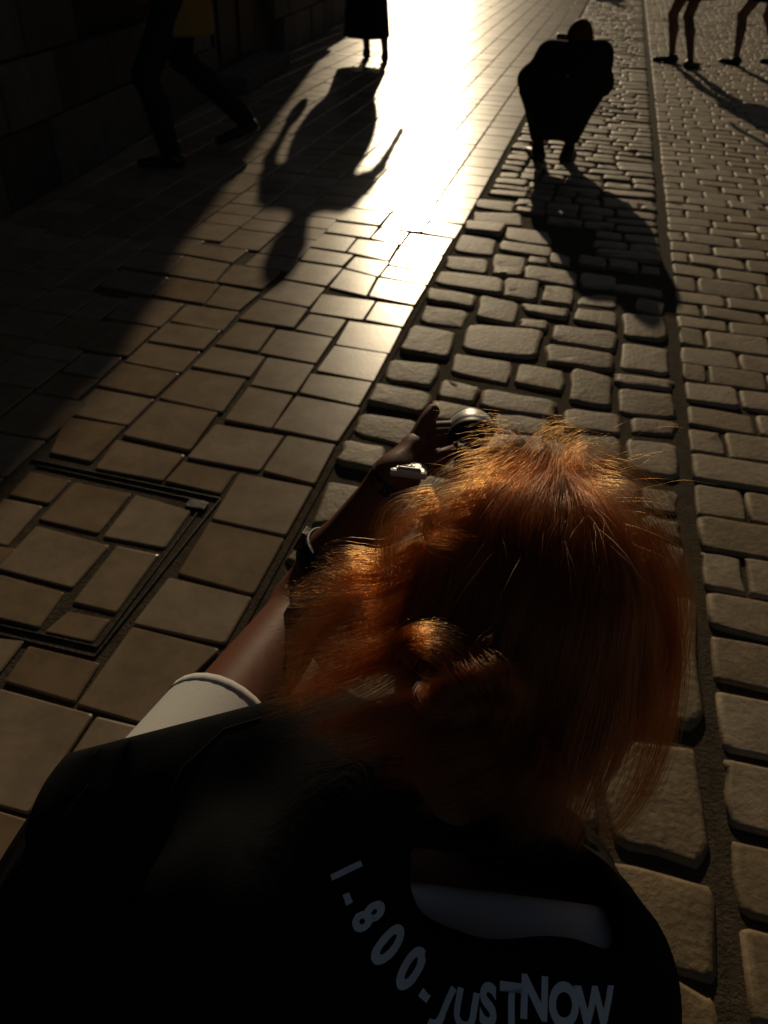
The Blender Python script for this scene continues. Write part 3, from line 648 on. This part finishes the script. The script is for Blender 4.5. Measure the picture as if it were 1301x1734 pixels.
# black vest over it, cut low round the neck and at the armholes
UA = unit(ELB - SHL)
vest_p = torso + [cone(SHL + bw * .03, SHL + UA * .02, .068, .070), cone(SHR - bw * .04, SHR + bw * .01 - EZ * .03, .062, .064), cone(SHR, SHR + unit(ELBR - SHR) * .20, .064, .060), cone(PEL - bw * .06, PEL - bw * .13 - bf * .04 - EZ * .1, .16, .2), cone(PEL + bw * .05, PEL + bw * .1 - EZ * .1, .16, .18),
                  cone(P(470, 1275, .71), P(650, 1345, .66), .05, .05), cone(SHL - EZ * .05 - bf * .04 - bw * .01, PEL - bw * .17 - bf * .03, .085, .19)]
NEC = P(845, 1505, .585)
nw = unit(P(1000, 1530, .59) - P(700, 1500, .60)); nz = unit(EZ - nw * nw[2]); nyv = np.cross(nz, nw); NA = np.array([nw, nyv, nz])
NC0 = P(866, 1586, .585); ARM = across(320, 1222, -.2); NUP = across(866, 1586); AP = P(320, 1222, .735)
def vest_cut(X):
    u = (X - NC0) @ RC[:, 0]; v = (X - NC0) @ NUP; a = np.minimum(.072 - np.abs(u + .004), .052 - v); b = v - .004 * np.sin(u * 60) + .06 * u  # black cloth closes again above the neckline, added to cover sunlit skin
    h = np.clip(.5 + .5 * (b - a) / .02, 0, 1); nk = b + (a - b) * h - .02 * h * (1 - h)
    return np.maximum(np.maximum(nk, .16 - X[:, 2]), (X - AP) @ ARM)
def folds(X):
    q = X - SHL; a = q @ unit([.5, -.6, .6]); b = q @ unit([.6, .7, .2]); f_ = np.sin(a * 85 + 4 * np.sin(b * 16) + 2.2 * np.sin(a * 23 + b * 31)) * (.5 + .5 * np.sin(b * 21 + 3 * a * 17))
    return f_ * .0028
_lo, _hi = bounds(vest_p, .04)
vest = link('vest', nets('vest', lambda X: np.maximum(sdf(vest_p, X, .035) - .020 + folds(X), vest_cut(X)), _lo, _hi, .007), M['black'], woman)

# lettering printed on the back of the vest, each letter laid onto the cloth
dg = bpy.context.evaluated_depsgraph_get()
vm = vest.data; bvh = BVHTree.FromPolygons([v.co[:] for v in vm.vertices], [tuple(p.vertices) for p in vm.polygons])
letters = [('1', 587, 1474, 62, 50), ('-', 598, 1517, 62, 50), ('8', 624, 1551, 54, 54), ('0', 658, 1598, 48, 54), ('0', 696, 1638, 44, 54), ('-', 724, 1676, 40, 52),
           ('J', 756, 1694, 22, 56), ('U', 790, 1708, 8, 56), ('S', 828, 1699, 3, 58), ('T', 867, 1698, 3, 56), ('N', 905, 1687, 6, 56), ('O', 954, 1699, 5, 58), ('W', 1006, 1706, 4, 58)]
for ch, px, py, ang, hpx in letters:
    cu = bpy.data.curves.new('letter', 'FONT'); cu.body = ch; cu.size = 1.0; cu.offset = .045; cu.resolution_u = 5; cu.fill_mode = 'FRONT'
    to = bpy.data.objects.new('letter_curve', cu); C.objects.link(to); bpy.context.view_layer.update()
    me = bpy.data.meshes.new_from_object(to.evaluated_get(bpy.context.evaluated_depsgraph_get())); bpy.data.objects.remove(to)
    bm = bmesh.new(); bm.from_mesh(me); bmesh.ops.triangulate(bm, faces=bm.faces[:])
    bmesh.ops.subdivide_edges(bm, edges=[e for e in bm.edges if e.calc_length() > .07], cuts=3, use_grid_fill=False)
    co = np.array([v.co[:] for v in bm.verts]); cx = (co[:, 0].min() + co[:, 0].max()) / 2; capH = .70; cy = .35
    r = ray(px, py); hit = bvh.ray_cast(Vector(EYE3), Vector(unit(r)))
    if hit[0] is None: bm.free(); continue
    hp = np.array(hit[0]); n = np.array(hit[1]); d = (RC.T @ (hp - EYE3))[2] * -1
    if np.dot(n, r) > 0: n = -n
    a = math.radians(ang); xd = RC @ np.array([math.cos(a), -math.sin(a), 0]); xd = unit(xd - n * np.dot(xd, n)); yd = np.cross(n, xd)
    # real size on the cloth: the pixel height of the print at this distance, opened up by the cloth's slant
    yimg = np.linalg.norm((RC.T @ yd)[:2]); sc = hpx / F * d / capH / max(yimg, .55)
    for v in bm.verts:
        q = hp + xd * (v.co.x - cx) * sc * .71 + yd * (v.co.y - cy) * sc + n * .05
        h2 = bvh.ray_cast(Vector(q), Vector(-n)); v.co = (h2[0] + h2[1] * .0022 * (1 if np.dot(h2[1], n) > 0 else -1)) if h2[0] is not None else Vector(q - n * .05)
    bm.to_mesh(me); bm.free(); me.materials.clear(); link('letter', me, M['print'], vest)

# stitched seams running over the back of the vest
M['thread'] = mat('seam_thread', (.028, .027, .026), .9, .1)
for line in ([(445, 1215), (380, 1235), (310, 1300), (262, 1390), (225, 1480), (195, 1570)], [(150, 1330), (95, 1400), (45, 1465), (10, 1515)]):
    pts = []
    for (xa, ya), (xb, yb) in zip(line[:-1], line[1:]):
        for k in range(6):
            h_ = bvh.ray_cast(Vector(EYE3), Vector(unit(ray(xa + (xb - xa) * k / 6, ya + (yb - ya) * k / 6))))
            if h_[0] is not None: pts.append(np.array(h_[0]))
    if len(pts) > 3: link('seam', tube_mesh('seam', pts, .0009, 6), M['thread'], vest)
# black wristband and square silver watch on the left forearm
def ring(c, ax, r, wd, th, nm, m, par, seg=28, ov=1.0):
    ax = unit(ax); a = unit(np.cross(ax, EZ)); b = np.cross(ax, a); V = []; Fc = []
    for k in range(seg):
        u = math.cos(2 * math.pi * k / seg) * a + math.sin(2 * math.pi * k / seg) * b * ov
        V += [c + u * r - ax * wd / 2, c + u * (r + th) - ax * wd * .42, c + u * (r + th) + ax * wd * .42, c + u * r + ax * wd / 2]
    for k in range(seg):
        j = (k + 1) % seg
        for i in range(4): Fc.append((k * 4 + i, j * 4 + i, j * 4 + (i + 1) % 4, k * 4 + (i + 1) % 4))
    return link(nm, mesh(nm, V, Fc), M[m], par)
fa = unit(WRI - ELB)
bc = ELB + (WRI - ELB) * .36
band = tag(empty('wristband', tuple(bc)), 'black fitness band with grey edge on the outstretched forearm', 'wristband')
ring(bc, fa, .0462, .032, .004, 'strap', 'rubber', band)
side = unit(-RC[:, 0] + RC[:, 1] * .5); side = unit(side - fa * np.dot(side, fa))
link('display', box_mesh('display', (-.013, -.010, -.004), (.013, .010, .006), .003, frame_from(fa, np.cross(side, fa), side, bc + side * .049)), M['glass'], band)
link('case_edge', box_mesh('case_edge', (.0115, -.0105, -.003), (.0145, .0105, .0068), .001, frame_from(fa, np.cross(side, fa), side, bc + side * .049)), M['iron'], band)
ring(_hc - _ax * .006, _ax, .0605, .012, .0022, 'hem', 'white', tee)
wc = WRI - fa * .004
watch = tag(empty('wristwatch', tuple(wc)), 'square silver digital watch on black strap by the fringe of hair', 'watch')
ring(wc, fa, .0265, .018, .003, 'strap', 'rubber', watch)
wn = unit([.05, .20, .97]); wx = unit(RC[:, 0] - RC[:, 1] * .12); wn = unit(wn - wx * np.dot(wn, wx)); wy = np.cross(wn, wx)
wcp = P(693, 789, .882)
fr = frame_from(wx, wy, wn, wcp)
link('case', box_mesh('case', (-.021, -.0165, -.009), (.021, .0165, .0), .004, fr), M['satin'], watch)
dl = link('dial', box_mesh('dial', (-.014, -.0115, .0004), (.014, .0115, .0016), .0006, fr), M['dial'], watch)
def outline(nm, w2, h2, t, z):
    for lo, hi in (((-w2, h2 - t, z), (w2, h2, z + .0006)), ((-w2, -h2, z), (w2, -h2 + t, z + .0006)), ((-w2, -h2 + t, z), (-w2 + t, h2 - t, z + .0006)), ((w2 - t, -h2 + t, z), (w2, h2 - t, z + .0006))):
        link(nm, box_mesh(nm, lo, hi, 0, fr), M['rubber'], dl)
outline('dial_line', .0125, .010, .0008, .0017); outline('dial_line', .007, .0052, .0007, .0017)
for x0 in (-.004, .0015): link('dial_digit', box_mesh('dial_digit', (x0, -.003, .0017), (x0 + .0025, .003, .0023), 0, fr), M['rubber'], dl)
# compact camera with a silver lens barrel held in front of the face
pc = tag(empty('compact_camera', tuple(CAMC)), 'black camera with a brushed silver lens ring held beyond the hair', 'camera')
cf = unit(np.array([.02, 1, -.06])); cx_ = unit(np.cross(cf, EZ)); cu_ = np.cross(cx_, cf); cfr = frame_from(cx_, cf, cu_, CAMC + cu_ * -.012)
link('housing', box_mesh('housing', (-.02, -.045, -.035), (.085, -.005, .020), .006, cfr), M['rubber'], pc)
L0 = CAMC + cf * .0 - cu_ * .008
def barrel(nm, a, b, r, m): return link(nm, tube_mesh(nm, [L0 + cf * a, L0 + cf * (a + .001), L0 + cf * (b - .001), L0 + cf * b], [r * .97, r, r, r * .95], 40), M[m], pc)
barrel('lens_mount', -.006, .006, .030, 'rubber'); barrel('lens_barrel', .0065, .030, .0285, 'satin'); barrel('lens_ring', .0305, .036, .027, 'rubber')
link('front_glass', tube_mesh('front_glass', [L0 + cf * .0362, L0 + cf * .0375], .021, 24), M['glass'], pc)

# ------------------------------------------------------------------ hair: strands combed over the skull, hanging under their own weight
ER = np.array([.077, .098, .107])
def to_local(X): return (X - HD) @ HA.T
def to_world(X): return X @ HA + HD
gl = HA @ np.array([0, 0, -1.0])
def comb(roots, d0, length, n, stiff, grav, off, wob=.0, spread=0.0, attract=None, apow=0.0):
    """all strands at once: walk each from its root, keep it outside the skull (grown by off), bend it towards gravity"""
    N = len(roots); X = roots.copy(); d = d0.copy(); step = (length / (n - 1))[:, None]; out = [X.copy()]
    ph = rng.uniform(0, 6.28, N); fq = rng.uniform(12, 30, N); ax = rng.normal(0, 1, (N, 3))
    for i in range(n - 1):
        u = i / (n - 1); g_ = grav * (.35 + 1.3 * u)
        d = d * stiff + gl * g_[:, None]
        if attract is not None: tv = attract - X; d = d + apow[:, None] * tv / (np.linalg.norm(tv, axis=1)[:, None] + 1e-6)
        d = d + ax * (wob * np.sin(ph + fq * u))[:, None]
        d /= np.linalg.norm(d, axis=1)[:, None]
        X = X + d * step
        R_ = ER + (off * min(1, .25 + 2.0 * u))[:, None]; q = X / R_; m_ = np.linalg.norm(q, axis=1)
        ins = m_ < 1; nrm = q / R_; nrm /= np.linalg.norm(nrm, axis=1)[:, None]
        X[ins] = (X / m_[:, None])[ins]; dn = (d * nrm).sum(1); k = ins & (dn < 0); d[k] = d[k] - nrm[k] * dn[k][:, None]
        out.append(X.copy())
    return np.stack(out, 1)
def sphere_dirs(N):
    v = rng.normal(0, 1, (N, 3)); return v / np.linalg.norm(v, axis=1)[:, None]
hair_sets = []
def smooth_noise(v, sc, seed):
    r_ = np.random.default_rng(seed); s = np.zeros(len(v))
    for k in range(5):
        w_ = r_.normal(0, sc, 3); s += np.sin(v @ w_ + r_.uniform(0, 6.28))
    return s / 2.2
WH = unit(np.array([.16, .80, .60]))                      # where the fringe springs from
# (a) the main fall of hair: sleek locks combed from the fringe over the crown, down the sides and the back
def clump(Sx, rt, count, amt, pw=.8):
    gi = rng.choice(len(rt), count, replace=False); out = np.empty(len(rt), int)
    for i in range(0, len(rt), 4000):
        out[i:i + 4000] = ((rt[i:i + 4000, None] - rt[None, gi]) ** 2).sum(2).argmin(1)
    u = np.linspace(0, 1, Sx.shape[1])[None, :, None] ** pw; k = amt * rng.uniform(.6, 1.0, (len(rt), 1, 1))
    return Sx + (Sx[gi[out]] - Sx) * u * k
dirs = sphere_dirs(36000); keep = ((dirs[:, 2] > -.10) | ((dirs[:, 1] < .1) & (dirs[:, 2] > -.55))) & ~((dirs[:, 1] > .66) & (dirs[:, 2] < .40))
dirs = dirs[keep]; N = len(dirs); roots = dirs * ER
away = dirs - WH; away -= dirs * (away * dirs).sum(1)[:, None]; away /= np.linalg.norm(away, axis=1)[:, None] + 1e-6
cl = smooth_noise(dirs, 7, 1)[:, None] * np.cross(dirs, away) * .32           # locks lean this way and that
lift = (.09 + .08 * smooth_noise(dirs, 8, 9) + .25 * np.clip(dirs @ WH - .86, 0, 1) / .14)[:, None]
d0 = away + cl + dirs * lift + rng.normal(0, .028, (N, 3)); d0 /= np.linalg.norm(d0, axis=1)[:, None]
length = np.clip(.19 + .03 * smooth_noise(dirs, 5, 2) + rng.normal(0, .016, N), .10, .30)
length = np.where((dirs[:, 2] < .1), length * .62, length); length = np.where(dirs[:, 0] > .35, length * .86, length)
off = np.clip(.008 + .005 * smooth_noise(dirs, 7, 3) + rng.normal(0, .0022, N), .002, .024)
main = comb(roots, d0, length, 22, .93, np.clip(.15 + .03 * smooth_noise(dirs, 6, 4), .04, .25), off, .018, attract=np.array([0, -.05, -.30]), apow=np.full(N, .035))
main = clump(clump(main, roots, 1500, .55, .6), roots, 260, .45, 1.1)
hair_sets.append((main, .00013))
# (b) flyaways
dirs = sphere_dirs(620); dirs = dirs[(dirs[:, 2] > -.2)]; N = len(dirs)
away = dirs - WH; away -= dirs * (away * dirs).sum(1)[:, None]; d0 = away + dirs * rng.uniform(.1, .6, (N, 1)) + rng.normal(0, .22, (N, 3)); d0 /= np.linalg.norm(d0, axis=1)[:, None]
hair_sets.append((comb(dirs * (ER + .010), d0, rng.uniform(.03, .11, N), 12, .95, rng.uniform(.05, .14, N), np.full(N, .016), .05), .00010))
# guided locks: a centre line in space, a bundle of strands round it
def lock(ctrl, count, r0, r1, r2, jitter=.002, lo=.55, rad=.00012, flat=(1, 1), n=20, wav=.0, tufts=0, twist=.5):
    ctrl = np.array(ctrl, float); u = np.linspace(0, 1, n)
    def cr(u_):                                             # Catmull-Rom through the control points
        i = np.clip((u_ * (len(ctrl) - 1)).astype(int), 0, len(ctrl) - 2); f_ = u_ * (len(ctrl) - 1) - i
        p0 = ctrl[np.maximum(i - 1, 0)]; p1 = ctrl[i]; p2 = ctrl[i + 1]; p3 = ctrl[np.minimum(i + 2, len(ctrl) - 1)]; f_ = f_[:, None]
        return .5 * (2 * p1 + (p2 - p0) * f_ + (2 * p0 - 5 * p1 + 4 * p2 - p3) * f_ ** 2 + (3 * p1 - p0 - 3 * p2 + p3) * f_ ** 3)
    S = np.zeros((count, n, 3)); endl = rng.uniform(lo, 1.0, count)
    a = rng.uniform(0, 6.28, count); rr = np.sqrt(rng.uniform(0, 1, count)); tw = twist + rng.normal(0, .25, count)
    if tufts:                                               # gather the strands into a few finer tufts
        k = rng.integers(0, tufts, count); ta = rng.uniform(0, 6.28, tufts); tr_ = np.sqrt(rng.uniform(0, 1, tufts)); te = rng.uniform(lo, 1, tufts)
        x_ = tr_[k] * np.cos(ta[k]) + rng.normal(0, .26, count); y_ = tr_[k] * np.sin(ta[k]) + rng.normal(0, .26, count); a = np.arctan2(y_, x_); rr = np.hypot(x_, y_); endl = np.clip(te[k] + rng.normal(0, .09, count), .3, 1)
    ph = rng.uniform(0, 6.28, count)
    for i in range(n):
        uu = u[i] * endl; c = cr(uu); c2 = cr(np.minimum(uu + .02, 1)); c1 = cr(np.maximum(uu - .02, 0)); d = c2 - c1; d /= np.linalg.norm(d, axis=1)[:, None] + 1e-9
        e1 = np.cross(d, RC[:, 2]); e1 /= np.linalg.norm(e1, axis=1)[:, None] + 1e-9; e2 = np.cross(d, e1)
        r = np.where(uu < .5, r0 + (r1 - r0) * uu * 2, r1 + (r2 - r1) * (uu - .5) * 2) * rr
        an = a + tw * uu
        S[:, i] = c + e1 * (r * np.cos(an) * flat[0])[:, None] + e2 * (r * np.sin(an) * flat[1])[:, None] + e1 * (wav * np.sin(ph * .3 + 6 * uu))[:, None]
    S += np.cumsum(rng.normal(0, jitter / 4, S.shape), 1) * np.linspace(0, 1, n)[None, :, None]
    hair_sets.append((S, rad))
def PH(x, y, d): return P(x, y, d + .062)
# (c) hair on the left, flicked out past the neck into the sunlight: a thin sheet of tufts
for k in range(13):
    f_ = k / 12; ya = 950 + 190 * f_; yb = 962 + 262 * f_; xb = 545 - 75 * min(1, f_ * 2.2) - 22 * f_ + random.uniform(-14, 14); dd = .532 + .022 * f_
    lock([PH(720, ya - 35, dd + .012), PH(650, ya, dd), PH(590, ya + (yb - ya) * .35 - 6, dd - .002), PH((590 + xb) / 2, ya + (yb - ya) * .7 - 4, dd + .002), PH(xb, yb, dd + .010)],
         150, .008, .013, .012, .0022, .62, .00015, (1.25, .25), wav=.0015, tufts=9)
lock([PH(600, 1010, .552), PH(530, 1055, .556), PH(490, 1105, .56), PH(482, 1160, .562), PH(505, 1212, .56)], 110, .01, .012, .010, .003, .7, .00012, (1, .4), wav=.003, tufts=8)
lock([PH(620, 960, .56), PH(560, 985, .56), PH(520, 1005, .562), PH(488, 1012, .566)], 160, .008, .010, .006, .002, .7, .00012, (1, .5), tufts=6)
# (d) twisted knot at the back of the head and its loose tail
lock([PH(668, 1108, .455), PH(690, 1082, .440), PH(728, 1080, .436), PH(765, 1098, .440), PH(815, 1128, .452)], 200, .004, .010, .013, .0022, .45, .00013, tufts=16)
lock([PH(690, 1120, .45), PH(705, 1095, .438), PH(740, 1095, .436), PH(775, 1115, .444), PH(800, 1145, .455)], 140, .004, .008, .012, .0025, .5, .00012, tufts=12)
for q, rr_ in (((728, 1186), .010), ((738, 1178), .007)):                       # hair wound round the knot
    lock([PH(*q, .455), PH(760, 1165, .440), PH(800, 1152, .434), PH(835, 1146, .434), PH(860, 1160, .440), PH(866, 1188, .452)], 260, rr_, rr_ * 1.25, rr_, .0012, .93, .00013, twist=22.0, tufts=26)
for k in range(11):                                                            # short spiky ends sticking out of the knot
    a_ = k / 11 * 6.283 + random.uniform(-.2, .2); L_ = random.uniform(38, 75); cx0, cy0 = 800 + 34 * math.cos(a_), 1160 + 20 * math.sin(a_)
    lock([PH(800, 1165, .452), PH(cx0, cy0, .440), PH(cx0 + .6 * L_ * math.cos(a_), cy0 + .6 * L_ * math.sin(a_), .440), PH(cx0 + L_ * math.cos(a_ + .3), cy0 + L_ * math.sin(a_ + .3), .450)], 46, .006, .006, .007, .003, .45, .00011, tufts=6)
lock([PH(868, 1150, .462), PH(862, 1185, .456), PH(850, 1215, .458), PH(828, 1262, .470)], 220, .008, .006, .009, .0025, .6, .00012, tufts=9)
for (a, b, c_, e) in [((890, 1205), (790, 1232), (700, 1240), (615, 1234)), ((890, 1225), (800, 1258), (715, 1268), (640, 1268)), ((880, 1250), (800, 1285), (720, 1305), (640, 1318)),
                      ((890, 1260), (830, 1315), (770, 1340), (690, 1362)), ((910, 1250), (890, 1310), (850, 1345), (790, 1375)), ((760, 1170), (660, 1205), (580, 1232), (500, 1236)),
                      ((780, 1200), (690, 1225), (620, 1250), (560, 1262)), ((930, 1270), (930, 1330), (905, 1385), (870, 1420))]:
    lock([PH(*a, .485), PH(*b, .474), PH(*c_, .480), PH(*e, .494)], 360, .010, .013, .013, .0022, .6, .00012, (1, .7), tufts=10)
# (e) front locks on the right of the face, then nape locks added against the sun
lock([PH(1085, 960, .555), PH(1130, 1080, .575), PH(1128, 1180, .60), PH(1105, 1290, .63), PH(1060, 1380, .65), PH(1005, 1432, .665)], 330, .012, .016, .010, .0018, .75, .00012, (1, .6), tufts=14)
lock([PH(1090, 900, .555), PH(1142, 1000, .565), PH(1140, 1100, .58), PH(1110, 1190, .59), PH(1070, 1245, .60)], 240, .014, .014, .012, .0015, .7, .00012, (1, .7), tufts=16)
lock([PH(1030, 1000, .51), PH(1080, 1120, .535), PH(1070, 1230, .56), PH(1020, 1300, .575)], 240, .016, .018, .012, .0015, .7, .00012, (1, .7), tufts=16)
lock([PH(1010, 1080, .50), PH(1000, 1200, .515), PH(965, 1330, .525), PH(930, 1440, .525)], 620, .022, .026, .016, .0015, .8, .00014, (1, 1), tufts=20)  # this and the next: dense nape locks added to keep sun off the collarbone
lock([PH(960, 1150, .49), PH(930, 1260, .495), PH(905, 1370, .50), PH(870, 1450, .505)], 420, .020, .022, .014, .0015, .7, .00014, (1, 1), tufts=16)
# (f) fringe standing off the forehead, stray locks round the outline
for (a, b, c_, e) in [((880, 800), (905, 752), (935, 728), (975, 722)), ((930, 790), (948, 752), (966, 735), (952, 722)), ((950, 800), (985, 765), (1040, 766), (1080, 785)),
                      ((960, 800), (1025, 780), (1095, 812), (1142, 870)), ((900, 800), (860, 742), (815, 735), (765, 755)), ((980, 800), (1050, 795), (1115, 855), (1150, 935)),
                      ((960, 790), (985, 750), (1012, 758), (1055, 772)), ((860, 800), (845, 748), (860, 728), (885, 720))]:
    lock([PH(*a, .575), PH(*b, .60), PH(*c_, .605), PH(*e, .60)], 60, .010, .012, .010, .003, .5, .00011, tufts=6)
for (a, b, c_, e) in [((820, 830), (740, 855), (690, 885), (655, 945)), ((790, 865), (735, 895), (790, 918), (860, 912)), ((710, 880), (655, 915), (640, 965), (668, 990)), ((740, 850), (670, 875), (645, 930), (650, 1005))]:
    lock([PH(*a, .525), PH(*b, .517), PH(*c_, .512), PH(*e, .508)], 130, .008, .010, .009, .003, .6, .00011, wav=.003, tufts=7)
cvs = bpy.data.hair_curves.new('hair')
tot = sum(s.shape[0] for s, _ in hair_sets)
sizes = []
for i, (s, _) in enumerate(hair_sets):
    if i == 0: s_ = to_world(s.reshape(-1, 3)).reshape(s.shape); hair_sets[0] = (s_, hair_sets[0][1])
    if i == 1: s_ = to_world(s.reshape(-1, 3)).reshape(s.shape); hair_sets[1] = (s_, hair_sets[1][1])
    sizes += [s.shape[1]] * s.shape[0]
cvs.add_curves(sizes)
posn = np.concatenate([s.reshape(-1, 3) for s, _ in hair_sets]).astype(np.float32)
radi = np.concatenate([np.tile(r * np.linspace(1, .35, s.shape[1]), s.shape[0]) for s, r in hair_sets]).astype(np.float32)
cvs.attributes['position'].data.foreach_set('vector', posn.ravel())
ra = cvs.attributes.get('radius') or cvs.attributes.new('radius', 'FLOAT', 'POINT'); ra.data.foreach_set('value', radi)
cvs.materials.append(M['hair'])
ho = bpy.data.objects.new('hair', cvs); C.objects.link(ho); ho.parent = woman; ho.matrix_parent_inverse = Matrix.Translation(-Vector(woman.location))
# the dark mass of hair under the strands, widened at the sides to stop light passing
link('hair_underlayer', body('hair_underlayer', [ell(HD, (.080, .100, .112), HA), ell(HD - hu * .05 - hf * .045, (.07, .055, .075), HA), ell(HD - hu * .045 + hr * .050 - hf * .005, (.036, .062, .080), HA), ell(HD - hu * .03 - hr * .048 - hf * .01, (.032, .055, .06), HA)], .008, .02, cut=lambda X: ((X - HD) @ hf) - .055 - .5 * ((X - HD) @ hu)), M['hairbase'], woman)
